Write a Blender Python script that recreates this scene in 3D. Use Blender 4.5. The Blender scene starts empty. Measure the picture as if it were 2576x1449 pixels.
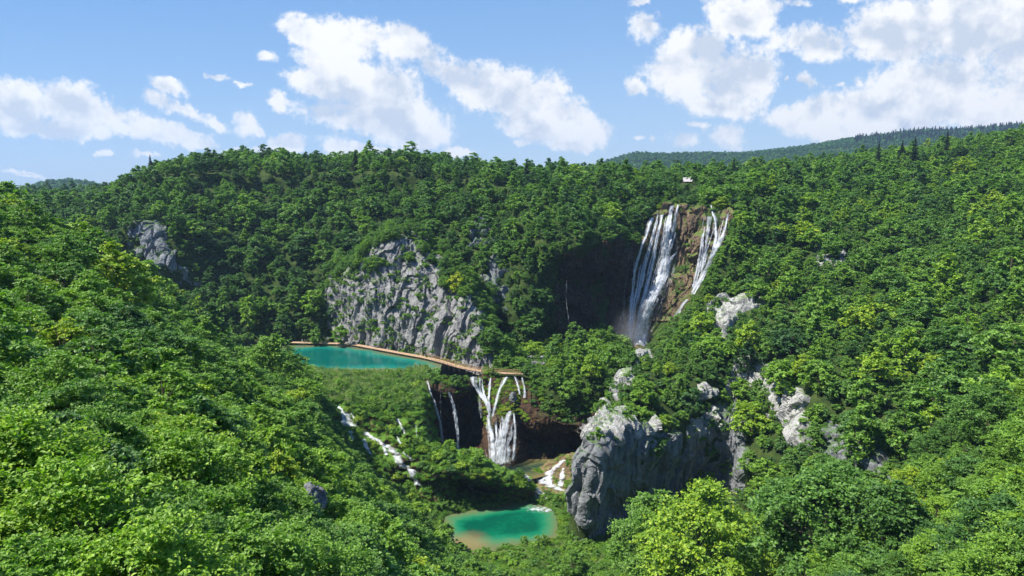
import bpy, math, random
import numpy as np
from mathutils import Vector, Matrix
from mathutils.bvhtree import BVHTree

R = math.radians
scene = bpy.context.scene
C = scene.collection

# ------------------------------------------------------------------ camera
F, CU, CV = 1708.0, 1288.0, 724.5           # focal length and centre, in units of a 2576 x 1449 frame
PITCH = math.atan((724.5 - 470) / F)
CAM = np.array([0.0, 0.0, 100.0])
cam_d = bpy.data.cameras.new("camera"); cam = bpy.data.objects.new("camera", cam_d); C.objects.link(cam)
cam.location = CAM; cam.rotation_euler = (R(90) - PITCH, 0, 0)
cam_d.angle = 2 * math.atan(CU / F); cam_d.clip_start = 0.2; cam_d.clip_end = 20000
scene.camera = cam

# ------------------------------------------------------------------ light
SUN = Vector((-0.52, -0.15, 0.84)).normalized()
sun_el = math.asin(SUN.z); sun_az = math.atan2(SUN.x, SUN.y)
sl = bpy.data.lights.new("sun", "SUN"); sl.energy = 4.5; sl.angle = R(0.53); sl.color = (1.0, 0.95, 0.86)
so = bpy.data.objects.new("sun", sl); C.objects.link(so)
so.rotation_euler = SUN.to_track_quat('Z', 'Y').to_euler()
scene.view_settings.view_transform = 'Standard'; scene.view_settings.look = 'None'
scene.view_settings.exposure = 1.0; scene.view_settings.gamma = 1.0
cy = scene.cycles
cy.max_bounces = 6; cy.diffuse_bounces = 2; cy.glossy_bounces = 2; cy.transmission_bounces = 4
cy.transparent_max_bounces = 16; cy.volume_bounces = 0
cy.use_adaptive_sampling = True; cy.adaptive_threshold = 0.02
cy.caustics_reflective = False; cy.caustics_refractive = False

# ------------------------------------------------------------------ node helper
class NT:
    def __init__(s, nt): s.nt = nt; s.n = nt.nodes; s.n.clear()
    def add(s, t, ins=None, **kw):
        nd = s.n.new(t)
        for k, v in kw.items(): setattr(nd, k, v)
        if ins:
            for k, v in ins.items(): s.set(nd, k, v)
        return nd
    def set(s, nd, k, v):
        i = nd.inputs[k]
        if isinstance(v, bpy.types.NodeSocket): s.nt.links.new(v, i)
        else: i.default_value = v
    def math(s, op, a, b=0.0, c=0.0, clamp=False):
        nd = s.n.new('ShaderNodeMath'); nd.operation = op; nd.use_clamp = clamp
        for i, v in enumerate((a, b, c)): s.set(nd, i, v)
        return nd.outputs[0]
    def vmath(s, op, a, b=(0, 0, 0), c=(0, 0, 0), out=0):
        nd = s.n.new('ShaderNodeVectorMath'); nd.operation = op
        s.set(nd, 0, a); s.set(nd, 1, b)
        if op == 'MULTIPLY_ADD': s.set(nd, 2, c)
        return nd.outputs[out]
    def ramp(s, fac, stops, interp='LINEAR'):
        nd = s.n.new('ShaderNodeValToRGB'); cr = nd.color_ramp; cr.interpolation = interp
        while len(cr.elements) > 1: cr.elements.remove(cr.elements[-1])
        cr.elements[0].position = stops[0][0]; cr.elements[0].color = col4(stops[0][1])
        for p, c in stops[1:]:
            e = cr.elements.new(p); e.color = col4(c)
        s.set(nd, 0, fac); return nd.outputs[0]
    def mix(s, f, a, b, mode='MIX'):
        nd = s.n.new('ShaderNodeMix'); nd.data_type = 'RGBA'; nd.blend_type = mode
        s.set(nd, 0, f)
        s.set(nd, 6, col4(a) if isinstance(a, tuple) else a); s.set(nd, 7, col4(b) if isinstance(b, tuple) else b)
        return nd.outputs[2]
    def noise(s, vec, scale, detail=4, rough=0.55, dist=0.0, out=0):
        nd = s.add('ShaderNodeTexNoise', {'Vector': vec, 'Scale': scale, 'Detail': detail, 'Roughness': rough, 'Distortion': dist})
        return nd.outputs[out]
def col4(c):
    if isinstance(c, (int, float)): return (c, c, c, 1)
    return (c[0], c[1], c[2], 1) if len(c) == 3 else c

# ------------------------------------------------------------------ projection
def raydir(u, v):
    u = np.asarray(u, float); v = np.asarray(v, float)
    x = (u - CU) / F; y = (CV - v) / F
    cp, sp = math.cos(PITCH), math.sin(PITCH)
    return np.stack([x, cp + y * sp, -sp + y * cp], -1)
def at(u, v, D):
    d = raydir(u, v); D = np.asarray(D, float)
    return CAM + d * (D / d[..., 1])[..., None]
def atz(u, v, z):
    d = raydir(u, v); return CAM + d * (z / d[..., 2])[..., None]
def proj(P):
    P = np.asarray(P, float) - CAM
    cp, sp = math.cos(PITCH), math.sin(PITCH)
    f = P[..., 1] * cp - P[..., 2] * sp; y = P[..., 1] * sp + P[..., 2] * cp
    f = np.where(np.abs(f) < 1e-6, 1e-6, f)
    return CU + F * P[..., 0] / f, CV - F * y / f, f
def pt(u, v, d):                       # d > 0: distance ahead; d < 0: height below the camera
    return at(u, v, d) if d > 0 else atz(u, v, d)
def inpoly(u, v, poly):
    u = np.asarray(u); v = np.asarray(v); r = np.zeros(u.shape, bool); n = len(poly)
    for i in range(n):
        x0, y0 = poly[i]; x1, y1 = poly[(i + 1) % n]
        c = ((y0 > v) != (y1 > v)) & (u < (x1 - x0) * (v - y0) / ((y1 - y0) or 1e-9) + x0)
        r ^= c
    return r

# ------------------------------------------------------------------ numpy noise
_rs = np.random.RandomState(7)
_perm = np.concatenate([_rs.permutation(256)] * 3)
_g = _rs.normal(size=(256, 3)); _g /= np.linalg.norm(_g, axis=1)[:, None]
def pn(P, f=1.0, off=0.0):
    P = np.asarray(P, float) * f + off
    i = np.floor(P).astype(int); t = P - i; i &= 255
    w = t * t * t * (t * (t * 6 - 15) + 10)
    def h(a, b, c):
        k = _perm[_perm[_perm[(i[..., 0] + a) & 255] + ((i[..., 1] + b) & 255)] + ((i[..., 2] + c) & 255)]
        return (_g[k] * (t - (a, b, c))).sum(-1)
    x0 = h(0,0,0) + w[...,0] * (h(1,0,0) - h(0,0,0)); x1 = h(0,1,0) + w[...,0] * (h(1,1,0) - h(0,1,0))
    x2 = h(0,0,1) + w[...,0] * (h(1,0,1) - h(0,0,1)); x3 = h(0,1,1) + w[...,0] * (h(1,1,1) - h(0,1,1))
    y0 = x0 + w[...,1] * (x1 - x0); y1 = x2 + w[...,1] * (x3 - x2)
    return (y0 + w[...,2] * (y1 - y0)) * 1.6
def fbm(P, f, octs=4, off=0.0, g=0.5):
    r = 0; a = 1
    for k in range(octs):
        r = r + a * pn(P, f * 2 ** k, off + 13.7 * k); a *= g
    return r
def ridged(P, f, octs=3, off=0.0):
    r = 0; a = 1
    for k in range(octs):
        r = r + a * (1 - 2 * np.abs(pn(P, f * 2 ** k, off + 9.1 * k))); a *= 0.5
    return r
def cell(P, f, off=0.0):               # faceted blocks: offset of the nearest cell, and distance to it
    P = np.asarray(P, float) * f + off
    i = np.floor(P).astype(int); best = np.full(P.shape[:-1], 9.0); val = np.zeros(P.shape[:-1])
    for a in (-1, 0, 1):
        for b in (-1, 0, 1):
            for c in (-1, 0, 1):
                j = i + (a, b, c)
                k = _perm[_perm[_perm[j[..., 0] & 255] + (j[..., 1] & 255)] + (j[..., 2] & 255)]
                q = j + 0.5 + _g[k] * 0.45
                e = P - q; d = (e ** 2).sum(-1)
                pl = (_g[(k + 91) & 255] * e).sum(-1) * 0.9 + _g[(k + 7) & 255][..., 0] * 0.6
                m = d < best; best = np.where(m, d, best); val = np.where(m, pl, val)
    return val

# ------------------------------------------------------------------ mesh helpers
def mesh_np(name, V, Fc, mats, smooth=True, midx=None, attrs=None, uv=None):
    V = np.asarray(V, np.float32); Fc = np.asarray(Fc, np.int32)
    me = bpy.data.meshes.new(name)
    k = Fc.shape[1]
    me.vertices.add(len(V)); me.vertices.foreach_set('co', V.ravel())
    me.loops.add(Fc.size); me.loops.foreach_set('vertex_index', Fc.ravel())
    me.polygons.add(len(Fc))
    me.polygons.foreach_set('loop_start', np.arange(len(Fc), dtype=np.int32) * k)
    me.polygons.foreach_set('loop_total', np.full(len(Fc), k, np.int32))
    me.polygons.foreach_set('use_smooth', np.full(len(Fc), smooth, bool))
    if midx is not None: me.polygons.foreach_set('material_index', np.asarray(midx, np.int32))
    for m in mats: me.materials.append(m)
    if attrs:
        for n, a in attrs.items():
            at_ = me.attributes.new(n, 'FLOAT', 'POINT'); at_.data.foreach_set('value', np.asarray(a, np.float32))
    if uv is not None:
        l = me.uv_layers.new(name='uv'); l.data.foreach_set('uv', np.asarray(uv, np.float32)[Fc.ravel()].ravel())
    me.update(); me.validate()
    return me
def link(name, me, parent=None, **props):
    o = bpy.data.objects.new(name, me); C.objects.link(o)
    if parent: o.parent = parent
    for k, v in props.items(): o[k] = v
    return o
class MB:                              # collects tris and quads as tris
    def __init__(s): s.V = []; s.T = []; s.n = 0
    def add(s, V, T):
        s.V.append(np.asarray(V, float).reshape(-1, 3)); s.T.append(np.asarray(T, int).reshape(-1, 3) + s.n); s.n += len(s.V[-1])
    def tube(s, pts, rad, k=6, cap=True):
        pts = np.asarray(pts, float); n = len(pts); rad = np.broadcast_to(rad, n)
        V = []
        for i in range(n):
            t = pts[min(i + 1, n - 1)] - pts[max(i - 1, 0)]; t = t / (np.linalg.norm(t) + 1e-9)
            a = np.cross(t, (0, 0, 1) if abs(t[2]) < 0.9 else (1, 0, 0)); a /= np.linalg.norm(a); b = np.cross(t, a)
            an = np.arange(k) * 2 * math.pi / k
            V.append(pts[i] + rad[i] * (np.cos(an)[:, None] * a + np.sin(an)[:, None] * b))
        V = np.concatenate(V); T = []
        for i in range(n - 1):
            for j in range(k):
                a, b, c, d = i*k+j, i*k+(j+1)%k, (i+1)*k+(j+1)%k, (i+1)*k+j
                T += [(a, b, c), (a, c, d)]
        if cap:
            for j in range(1, k - 1): T += [(0, j + 1, j), ((n-1)*k, (n-1)*k+j, (n-1)*k+j+1)]
        s.add(V, T)
    def box(s, c, sx, sy, sz, ax=(1, 0, 0), up=(0, 0, 1)):
        ax = np.asarray(ax, float); ax /= np.linalg.norm(ax); up = np.asarray(up, float)
        ay = np.cross(up, ax); ay /= np.linalg.norm(ay); az = np.cross(ax, ay)
        V = [np.asarray(c) + a*sx/2*ax + b*sy/2*ay + d*sz/2*az for d in (-1, 1) for b in (-1, 1) for a in (-1, 1)]
        Q = [(0,2,3,1), (4,5,7,6), (0,1,5,4), (2,6,7,3), (0,4,6,2), (1,3,7,5)]
        T = [t for q in Q for t in ((q[0], q[1], q[2]), (q[0], q[2], q[3]))]
        s.add(V, T)
    def build(s, name, mat, parent=None, smooth=False, attrs=None, **props):
        me = mesh_np(name, np.concatenate(s.V), np.concatenate(s.T), [mat], smooth, attrs=attrs)
        return link(name, me, parent, **props)

# ------------------------------------------------------------------ lofted terrain patches
def _w(t, n):
    i = np.clip(np.floor(t).astype(int), 0, n - 2); f = t - i
    w = np.stack([-0.5*f**3 + f**2 - 0.5*f, 1.5*f**3 - 2.5*f**2 + 1, -1.5*f**3 + 2*f**2 + 0.5*f, 0.5*f**3 - 0.5*f**2], -1)
    return i, w
class Patch:
    def __init__(s, cols, amp=1.0, scale=14.0, seed=0.0, lin=0.0):
        P = np.array([[p if len(p) == 4 else pt(*p) for p in c] for c in cols], float) if not isinstance(cols, np.ndarray) else cols
        s.n, s.m = P.shape[:2]
        E = np.zeros((s.n + 2, s.m + 2, 3)); E[1:-1, 1:-1] = P
        E[0, 1:-1] = 2*P[0] - P[1]; E[-1, 1:-1] = 2*P[-1] - P[-2]
        E[:, 0] = 2*E[:, 1] - E[:, 2]; E[:, -1] = 2*E[:, -2] - E[:, -3]
        s.E = E; s.amp = amp; s.scale = scale; s.seed = seed
    def raw(s, a, b):
        i, wa = _w(a, s.n); j, wb = _w(b, s.m); r = 0
        for k in range(4):
            for l in range(4):
                r = r + s.E[i + k, j + l] * (wa[..., k] * wb[..., l])[..., None]
        return r
    def eval(s, a, b):
        P = s.raw(a, b)
        if s.amp:
            f = 1 / s.scale
            P = P + s.amp * np.stack([fbm(P, f, 3, s.seed), fbm(P, f, 3, s.seed + 31), 0.6 * fbm(P, f, 3, s.seed + 77)], -1)
        return P
    def grid(s, step, a0=0, a1=None, b0=0, b1=None, cap=700):
        a1 = s.n - 1 if a1 is None else a1; b1 = s.m - 1 if b1 is None else b1
        ta = np.linspace(a0, a1, 25); tb = np.linspace(b0, b1, 25)
        G = s.raw(*np.meshgrid(ta, tb, indexing='ij'))
        la = np.linalg.norm(np.diff(G, axis=0), axis=2).sum(0).max(); lb = np.linalg.norm(np.diff(G, axis=1), axis=2).sum(1).max()
        na = int(min(cap, max(8, la / step))); nb = int(min(cap, max(8, lb / step)))
        A, B = np.meshgrid(np.linspace(a0, a1, na), np.linspace(b0, b1, nb), indexing='ij')
        return A, B, s.eval(A, B)
def gnorm(G):
    du = np.gradient(G, axis=0); dv = np.gradient(G, axis=1)
    n = np.cross(du, dv); n /= (np.linalg.norm(n, axis=2)[..., None] + 1e-9)
    mid = n[n.shape[0]//2, n.shape[1]//2]
    # orient towards the camera or the sky
    s = np.sign((n * (CAM + (0, 0, 40) - G)).sum(-1).mean()) or 1
    return n * s, s
def quads(na, nb, keep=None, flip=False):
    I = np.arange(na * nb).reshape(na, nb)
    Q = np.stack([I[:-1, :-1], I[1:, :-1], I[1:, 1:], I[:-1, 1:]], -1)
    if flip: Q = Q[..., ::-1]
    if keep is not None: Q = Q[keep]
    return Q.reshape(-1, 4)
BVH = {}
def build_patch(name, patch, step, mat, key, disp=None, keep=None, smooth=True, attrs=None, **props):
    A, B, G = patch.grid(step)
    n, s = gnorm(G)
    if disp is not None: G = G + disp(G, n)
    n2, _ = gnorm(G)
    at_ = attrs(G, n2) if attrs else None
    K = None
    if keep is not None:
        m = keep(G); K = m[:-1, :-1] & m[1:, :-1] & m[1:, 1:] & m[:-1, 1:]
    Q = quads(G.shape[0], G.shape[1], K, flip=s < 0)
    me = mesh_np(name, G.reshape(-1, 3), Q, [mat], smooth, attrs={k: v.ravel() for k, v in at_.items()} if at_ else None)
    o = link(name, me, None, **props)
    BVH[key] = BVHTree.FromPolygons([tuple(v) for v in G.reshape(-1, 3)], [tuple(q) for q in Q])
    return o
def cast(u, v, keys):
    d = raydir(u, v); d = d / np.linalg.norm(d); best = None
    for k in keys:
        h = BVH[k].ray_cast(Vector(CAM), Vector(d))
        if h[0] is not None and (best is None or h[3] < best[3]): best = h
    return best

# ------------------------------------------------------------------ sky with cumulus, as a world shader
CLOUDS = [  # u, v, ru, rv, tilt in degrees (positive = falls to the right)
 (40,262,110,62,0),(190,268,120,60,10),(310,305,100,45,20),(420,335,110,30,10),(500,352,55,18,5),(130,320,180,26,4),
 (425,212,50,20,20),(400,245,60,24,30),(470,272,60,18,25),(540,300,34,14,30),(607,302,42,28,25),(645,322,24,10,30),
 (545,196,34,10,20),(598,214,26,7,15),(665,148,34,17,8),(692,258,30,20,40),(265,386,26,8,0),(362,393,50,9,4),(70,438,62,8,6),
 (625,378,80,22,0),(735,360,62,32,0),(850,368,60,36,10),(940,385,90,22,10),
 (770,88,70,40,20),(880,105,120,58,5),(1010,112,85,52,20),(830,160,100,40,15),
 (800,215,90,34,10),(930,225,170,70,5),(850,285,110,44,5),(1000,300,140,62,5),(1075,340,70,34,0),(1080,160,60,50,40),
 (1180,215,110,58,25),(1290,240,120,66,20),(1390,230,60,56,30),(1430,285,80,50,20),(1480,325,70,36,10),(1350,315,120,44,10),(1430,358,70,24,0),(1310,356,30,9,0),
 (1165,384,42,13,0),(1255,424,44,11,5),
 (1620,68,52,44,0),(1600,4,34,12,0),(1760,120,90,62,0),(1720,185,100,74,0),(1830,200,125,84,0),(1905,195,60,72,20),(1800,268,100,28,5),(1592,225,34,18,20),(1880,50,90,48,0),(1830,5,60,24,0),(1930,20,50,30,0),
 (1718,356,42,24,0),(1822,338,58,30,5),(1752,316,34,12,0),(1610,346,12,7,0),(1640,350,14,9,0),(2030,208,26,20,20),(1975,205,10,11,0),(2118,218,18,7,0),(2165,208,16,13,0),
 (2045,105,105,52,10),(1990,98,48,40,0),(2105,120,38,38,0),
 (2200,95,86,66,0),(2300,60,160,72,0),(2250,118,110,46,0),(2450,60,170,110,0),(2560,150,110,230,0),(2400,210,160,80,0),(2300,235,160,76,0),(2200,272,130,58,0),(2050,300,140,42,5),(2130,322,140,36,0),(2260,310,150,50,0),(2460,285,190,50,5),(2700,60,200,200,0),(2700,270,160,70,0),(2090,268,80,40,0),
 (2000,8,50,16,0),(2130,4,34,14,0),(2350,-60,260,70,0),(1880,-40,120,40,0)]
world = bpy.data.worlds.new("World"); scene.world = world; world.use_nodes = True
world.cycles.sampling_method = 'MANUAL'; world.cycles.sample_map_resolution = 256
W = NT(world.node_tree)
sky = W.add('ShaderNodeTexSky', sky_type='NISHITA', sun_disc=False, sun_elevation=sun_el, sun_rotation=sun_az, altitude=500, air_density=1.0, dust_density=0.6, ozone_density=1.6)
tc = W.add('ShaderNodeTexCoord').outputs['Generated']
sp = W.add('ShaderNodeSeparateXYZ', {0: tc})
ysafe = W.math('MAXIMUM', sp.outputs[1], 0.05)
px = W.math('DIVIDE', sp.outputs[0], ysafe); pz = W.math('DIVIDE', sp.outputs[2], ysafe)
p0 = W.add('ShaderNodeCombineXYZ', {0: px, 1: pz}).outputs[0]
wn = W.noise(p0, 7.0, 6, 0.6, out=1)
warp = W.vmath('MULTIPLY_ADD', W.vmath('SUBTRACT', wn, (0.5, 0.5, 0.5)), (0.055, 0.04, 0), p0)
wn2 = W.noise(p0, 40.0, 4, 0.65, out=1)
warp = W.vmath('MULTIPLY_ADD', W.vmath('SUBTRACT', wn2, (0.5, 0.5, 0.5)), (0.026, 0.020, 0), warp)
field = None
for (u, v, ru, rv, tl) in CLOUDS:
    d = raydir(u, v); cx, cz = d[0] / d[1], d[2] / d[1]
    src = warp if field is None else W.vmath('MULTIPLY_ADD', field, (1e-6, 1e-6, 0), warp)   # chained so the shader compiler needs little stack
    mp = W.add('ShaderNodeMapping', {'Vector': src, 'Location': (cx, cz, 0), 'Rotation': (0, 0, -R(tl)), 'Scale': (ru / F * (1.35 if ru < 62 else 1.0), rv / F * (1.45 if ru < 62 else 1.02), 1)}, vector_type='TEXTURE')
    ln = W.vmath('LENGTH', mp.outputs[0], out=1)
    if ru < 62 and field is not None: ln = W.math('ADD', ln, 0.32)      # small scraps stay ragged
    if field is None: field = ln
    else: field = W.math('SMOOTH_MIN', field, ln, 0.25)
field = W.math('SUBTRACT', 1.0, field)
def lohi(off, fine=True):
    q = W.vmath('ADD', p0, off)
    return W.noise(q, 10.0, 3, 0.5, 0.3), W.noise(q, 32.0, 4, 0.6)
a0, b0_ = lohi((0, 0, 0)); a1, b1_ = lohi((0.012, 0.032, 0))
c0 = W.noise(p0, 90.0, 6, 0.66)
mid_ = lambda x, k: W.math('MULTIPLY', W.math('SUBTRACT', x, 0.5), k)
n0 = W.math('ADD', W.math('ADD', mid_(a0, 1.3), mid_(b0_, 1.0)), mid_(c0, 0.95))
dens = W.math('ADD', W.math('MINIMUM', field, 0.5), W.math('MULTIPLY', n0, 0.9))
alpha = W.add('ShaderNodeMapRange', {'Value': dens, 'From Min': -0.10, 'From Max': 0.40}, interpolation_type='SMOOTHSTEP').outputs[0]
front = W.math('GREATER_THAN', sp.outputs[1], 0.06)
alpha = W.math('MULTIPLY', alpha, front)
relief = W.math('ADD', W.math('MULTIPLY', W.math('SUBTRACT', a0, a1), 1.5), W.math('ADD', W.math('MULTIPLY', W.math('SUBTRACT', b0_, b1_), 0.8), mid_(c0, 0.25)))
soft = W.noise(W.vmath('ADD', p0, (3.1, 0.4, 0)), 6.0, 5, 0.55)
thick = W.add('ShaderNodeMapRange', {'Value': field, 'From Min': 0.1, 'From Max': 0.9}).outputs[0]
grey = W.math('MULTIPLY', W.math('MULTIPLY', W.math('SUBTRACT', soft, 0.42), 4.0, clamp=True), thick, clamp=True)
lum = W.math('SUBTRACT', W.math('MULTIPLY_ADD', relief, 1.0, 0.95), W.math('MULTIPLY', grey, 0.7))
lum = W.math('MINIMUM', W.math('MAXIMUM', lum, 0.50), 1.05)
#CC
ccol = W.mix(W.math('MULTIPLY_ADD', lum, 2.2, -1.2, clamp=True), (0.52, 0.58, 0.68), (0.84, 0.84, 0.84))
ccol = W.vmath('MULTIPLY', ccol, W.add('ShaderNodeCombineXYZ', {0: 6.4, 1: 6.4, 2: 6.4}).outputs[0])
# warmer pale band low down, slight lift of the blue
el = W.math('MAXIMUM', pz, 0.0)
el2 = W.math('MAXIMUM', W.math('MULTIPLY_ADD', px, -0.10, el), 0.0)
clear = W.vmath('MULTIPLY', W.ramp(el2, [(0.0, (0.62, 0.80, 1.0)), (0.08, (0.47, 0.69, 0.98)), (0.2, (0.30, 0.55, 0.93)), (0.38, (0.15, 0.41, 0.86)), (0.6, (0.09, 0.28, 0.74))]), (4.0, 4.2, 4.5))
skyc = W.mix(0.8, sky.outputs[0], clear)
full = W.mix(alpha, skyc, ccol)
bg = W.add('ShaderNodeBackground', {'Color': full, 'Strength': 0.10})
W.add('ShaderNodeOutputWorld', {'Surface': bg.outputs[0]})

# ------------------------------------------------------------------ materials
def new_mat(name):
    m = bpy.data.materials.new(name); m.use_nodes = True
    return m, NT(m.node_tree)
def leaf_mat(name, stops, gloss=0.35, trans=0.33, var=0.5):
    m, n = new_mat(name)
    tint = n.add('ShaderNodeAttribute', attribute_type='INSTANCER', attribute_name='tint').outputs['Fac']
    rnd = n.add('ShaderNodeNewGeometry').outputs['Random Per Island']
    f = n.math('ADD', tint, n.math('MULTIPLY', n.math('SUBTRACT', rnd, 0.5), 0.22))
    c = n.ramp(f, stops)
    hs = n.add('ShaderNodeHueSaturation', {'Hue': 0.5, 'Saturation': 1.0, 'Value': n.math('MULTIPLY_ADD', rnd, var, 1 - var / 2), 'Color': c})
    p = n.add('ShaderNodeBsdfPrincipled', {'Base Color': hs.outputs[0], 'Roughness': 0.5, 'Specular IOR Level': gloss})
    tcol = n.mix(1.0, hs.outputs[0], (1.05, 1.35, 0.45), 'MULTIPLY')
    t = n.add('ShaderNodeBsdfTranslucent', {'Color': tcol})
    mx = n.add('ShaderNodeMixShader', {0: trans, 1: p.outputs[0], 2: t.outputs[0]})
    n.add('ShaderNodeOutputMaterial', {'Surface': mx.outputs[0]})
    return m
GREENS = [(0.0, (0.030, 0.080, 0.026)), (0.2, (0.058, 0.142, 0.034)), (0.4, (0.104, 0.222, 0.038)), (0.6, (0.162, 0.300, 0.038)),
          (0.8, (0.215, 0.37, 0.034)), (1.0, (0.40, 0.43, 0.020))]
M_leaf = leaf_mat('leaves', GREENS)
M_leaf_far = leaf_mat('distant_leaves', [(p, (c[0]*0.8, c[1]*0.92, c[2]*1.25)) for p, c in GREENS], 0.2, 0.25, 0.4)  # greens shifted to blue: haze over the ridges put into the colour
M_spruce = leaf_mat('spruce_needles', [(0, (0.010, 0.030, 0.014)), (1, (0.030, 0.062, 0.022))], 0.3, 0.12)
M_grass = leaf_mat('grass_blades', [(0, (0.07, 0.16, 0.03)), (0.45, (0.17, 0.28, 0.06)), (0.8, (0.34, 0.38, 0.16)), (1, (0.48, 0.42, 0.25))], 0.3, 0.3)
M_moss = leaf_mat('moss', [(0, (0.04, 0.12, 0.016)), (0.5, (0.10, 0.22, 0.02)), (1, (0.24, 0.30, 0.03))], 0.1, 0.2)
def simple(name, rgb, rough=0.8, nscale=3.0, amt=0.35, bump=0.0, spec=0.2):
    m, n = new_mat(name)
    co = n.add('ShaderNodeTexCoord').outputs['Object']
    f = n.noise(co, nscale, 5, 0.6)
    c = n.mix(f, tuple(x * (1 - amt) for x in rgb), tuple(min(1, x * (1 + amt)) for x in rgb))
    ins = {'Base Color': c, 'Roughness': rough, 'Specular IOR Level': spec}
    if bump: ins['Normal'] = n.add('ShaderNodeBump', {'Strength': bump, 'Distance': 0.1, 'Height': n.noise(co, nscale * 4, 4)}).outputs[0]
    n.add('ShaderNodeOutputMaterial', {'Surface': n.add('ShaderNodeBsdfPrincipled', ins).outputs[0]})
    return m
M_bark = simple('bark', (0.11, 0.085, 0.065), 0.9, 6, 0.5)
M_twig = simple('pale_twig', (0.30, 0.26, 0.21), 0.85, 6, 0.4)
M_wood = simple('weathered_planks', (0.44, 0.30, 0.19), 0.75, 1.5, 0.35)
M_rail = simple('railing_wood', (0.36, 0.23, 0.12), 0.75, 4, 0.3)
M_roof = simple('pale_shingles', (0.50, 0.47, 0.48), 0.8, 2, 0.2)
M_hutwall = simple('dark_boards', (0.10, 0.06, 0.04), 0.8, 2, 0.3)
M_skin = simple('skin', (0.45, 0.28, 0.20), 0.6, 3, 0.1)
M_white_shirt = simple('white_cloth', (0.75, 0.75, 0.74), 0.8, 3, 0.1)
M_blue_cloth = simple('blue_cloth', (0.05, 0.12, 0.30), 0.8, 3, 0.2)
M_grey_cloth = simple('grey_cloth', (0.20, 0.20, 0.22), 0.8, 3, 0.2)
M_dark_cloth = simple('dark_cloth', (0.03, 0.03, 0.05), 0.8, 3, 0.2)
M_hair = simple('hair', (0.04, 0.025, 0.015), 0.6, 9, 0.3)
M_sign = simple('pale_board', (0.45, 0.42, 0.36), 0.6, 3, 0.2)

def soil_mat():
    m, n = new_mat('forest_soil')
    co = n.add('ShaderNodeTexCoord').outputs['Object']
    f = n.noise(co, 0.35, 6, 0.65)
    c = n.ramp(f, [(0.3, (0.020, 0.032, 0.010)), (0.5, (0.035, 0.060, 0.014)), (0.65, (0.060, 0.085, 0.022)), (0.8, (0.09, 0.085, 0.045))])
    b = n.add('ShaderNodeBump', {'Strength': 0.8, 'Distance': 0.6, 'Height': n.noise(co, 1.4, 6, 0.7)})
    n.add('ShaderNodeOutputMaterial', {'Surface': n.add('ShaderNodeBsdfPrincipled', {'Base Color': c, 'Roughness': 0.95, 'Specular IOR Level': 0.1, 'Normal': b.outputs[0]}).outputs[0]})
    return m
M_soil = soil_mat()
def meadow_mat(name, a, b_, c_, sc=0.25):
    m, n = new_mat(name)
    co = n.add('ShaderNodeTexCoord').outputs['Object']
    f = n.noise(co, sc, 7, 0.68)
    c = n.ramp(f, [(0.30, a), (0.5, b_), (0.72, c_)])
    b = n.add('ShaderNodeBump', {'Strength': 0.7, 'Distance': 0.4, 'Height': n.noise(co, 2.2, 6, 0.7)})
    n.add('ShaderNodeOutputMaterial', {'Surface': n.add('ShaderNodeBsdfPrincipled', {'Base Color': c, 'Roughness': 0.95, 'Specular IOR Level': 0.1, 'Normal': b.outputs[0]}).outputs[0]})
    return m
M_meadow = meadow_mat('meadow', (0.03, 0.07, 0.012), (0.06, 0.12, 0.018), (0.16, 0.14, 0.07))

def rock_mat(name, lo, hi, stain, green, gz=0.45, streak=0.5, gamt=0.8):
    """limestone: pale body, vertical water stains, cracks, grass on the ledges (attribute 'up' = how level the face is)"""
    m, n = new_mat(name)
    co = n.add('ShaderNodeTexCoord').outputs['Object']
    st = n.vmath('MULTIPLY', co, (1.0, 1.0, 0.12))
    body = n.noise(co, 0.35, 7, 0.62)
    c = n.mix(n.math('MULTIPLY_ADD', body, 1.9, -0.45, clamp=True), lo, hi)
    sk = n.noise(st, 0.9, 6, 0.7)
    c = n.mix(n.math('MULTIPLY', n.math('MULTIPLY_ADD', sk, 5.0, -2.3, clamp=True), streak), c, stain)
    v = n.add('ShaderNodeTexVoronoi', {'Vector': n.vmath('ADD', co, n.vmath('MULTIPLY', n.noise(co, 0.8, 3, out=1), (1.2, 1.2, 1.2))), 'Scale': 0.5}, feature='DISTANCE_TO_EDGE')
    crack = n.math('SUBTRACT', 1.0, n.math('MULTIPLY', v.outputs[0], 14.0, clamp=True))
    crk = n.math('MULTIPLY', crack, n.math('MULTIPLY_ADD', n.noise(co, 0.25, 3), 4.0, -1.7, clamp=True))
    c = n.mix(n.math('MULTIPLY', crk, 0.55), c, tuple(x * 0.3 for x in lo))
    nz = n.add('ShaderNodeAttribute', attribute_name='up').outputs['Fac']
    g = n.math('MULTIPLY', n.math('ADD', n.math('SUBTRACT', nz, gz), n.math('MULTIPLY_ADD', n.noise(co, 0.45, 6, 0.7), 1.6, -0.8)), 5.0, clamp=True)
    gc = n.mix(n.noise(co, 1.3, 4), green, tuple(min(1, x * 2.2) for x in green))
    c = n.mix(n.math('MULTIPLY', g, gamt), c, gc)
    hgt = n.math('ADD', n.noise(co, 1.6, 9, 0.72), n.math('MULTIPLY', crk, -0.4))
    b = n.add('ShaderNodeBump', {'Strength': 0.9, 'Distance': 0.5, 'Height': hgt})
    n.add('ShaderNodeOutputMaterial', {'Surface': n.add('ShaderNodeBsdfPrincipled', {'Base Color': c, 'Roughness': 0.9, 'Specular IOR Level': 0.15, 'Normal': b.outputs[0]}).outputs[0]})
    return m
M_tufa = rock_mat('tufa_ground', (0.05, 0.035, 0.02), (0.16, 0.11, 0.06), (0.03, 0.02, 0.014), (0.06, 0.12, 0.016), 0.15, 0.6, 1.0)
M_ledge = rock_mat('mossy_ledge', (0.10, 0.07, 0.04), (0.30, 0.21, 0.12), (0.06, 0.05, 0.02), (0.07, 0.12, 0.018), 0.80, 0.5, 0.9)
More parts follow.
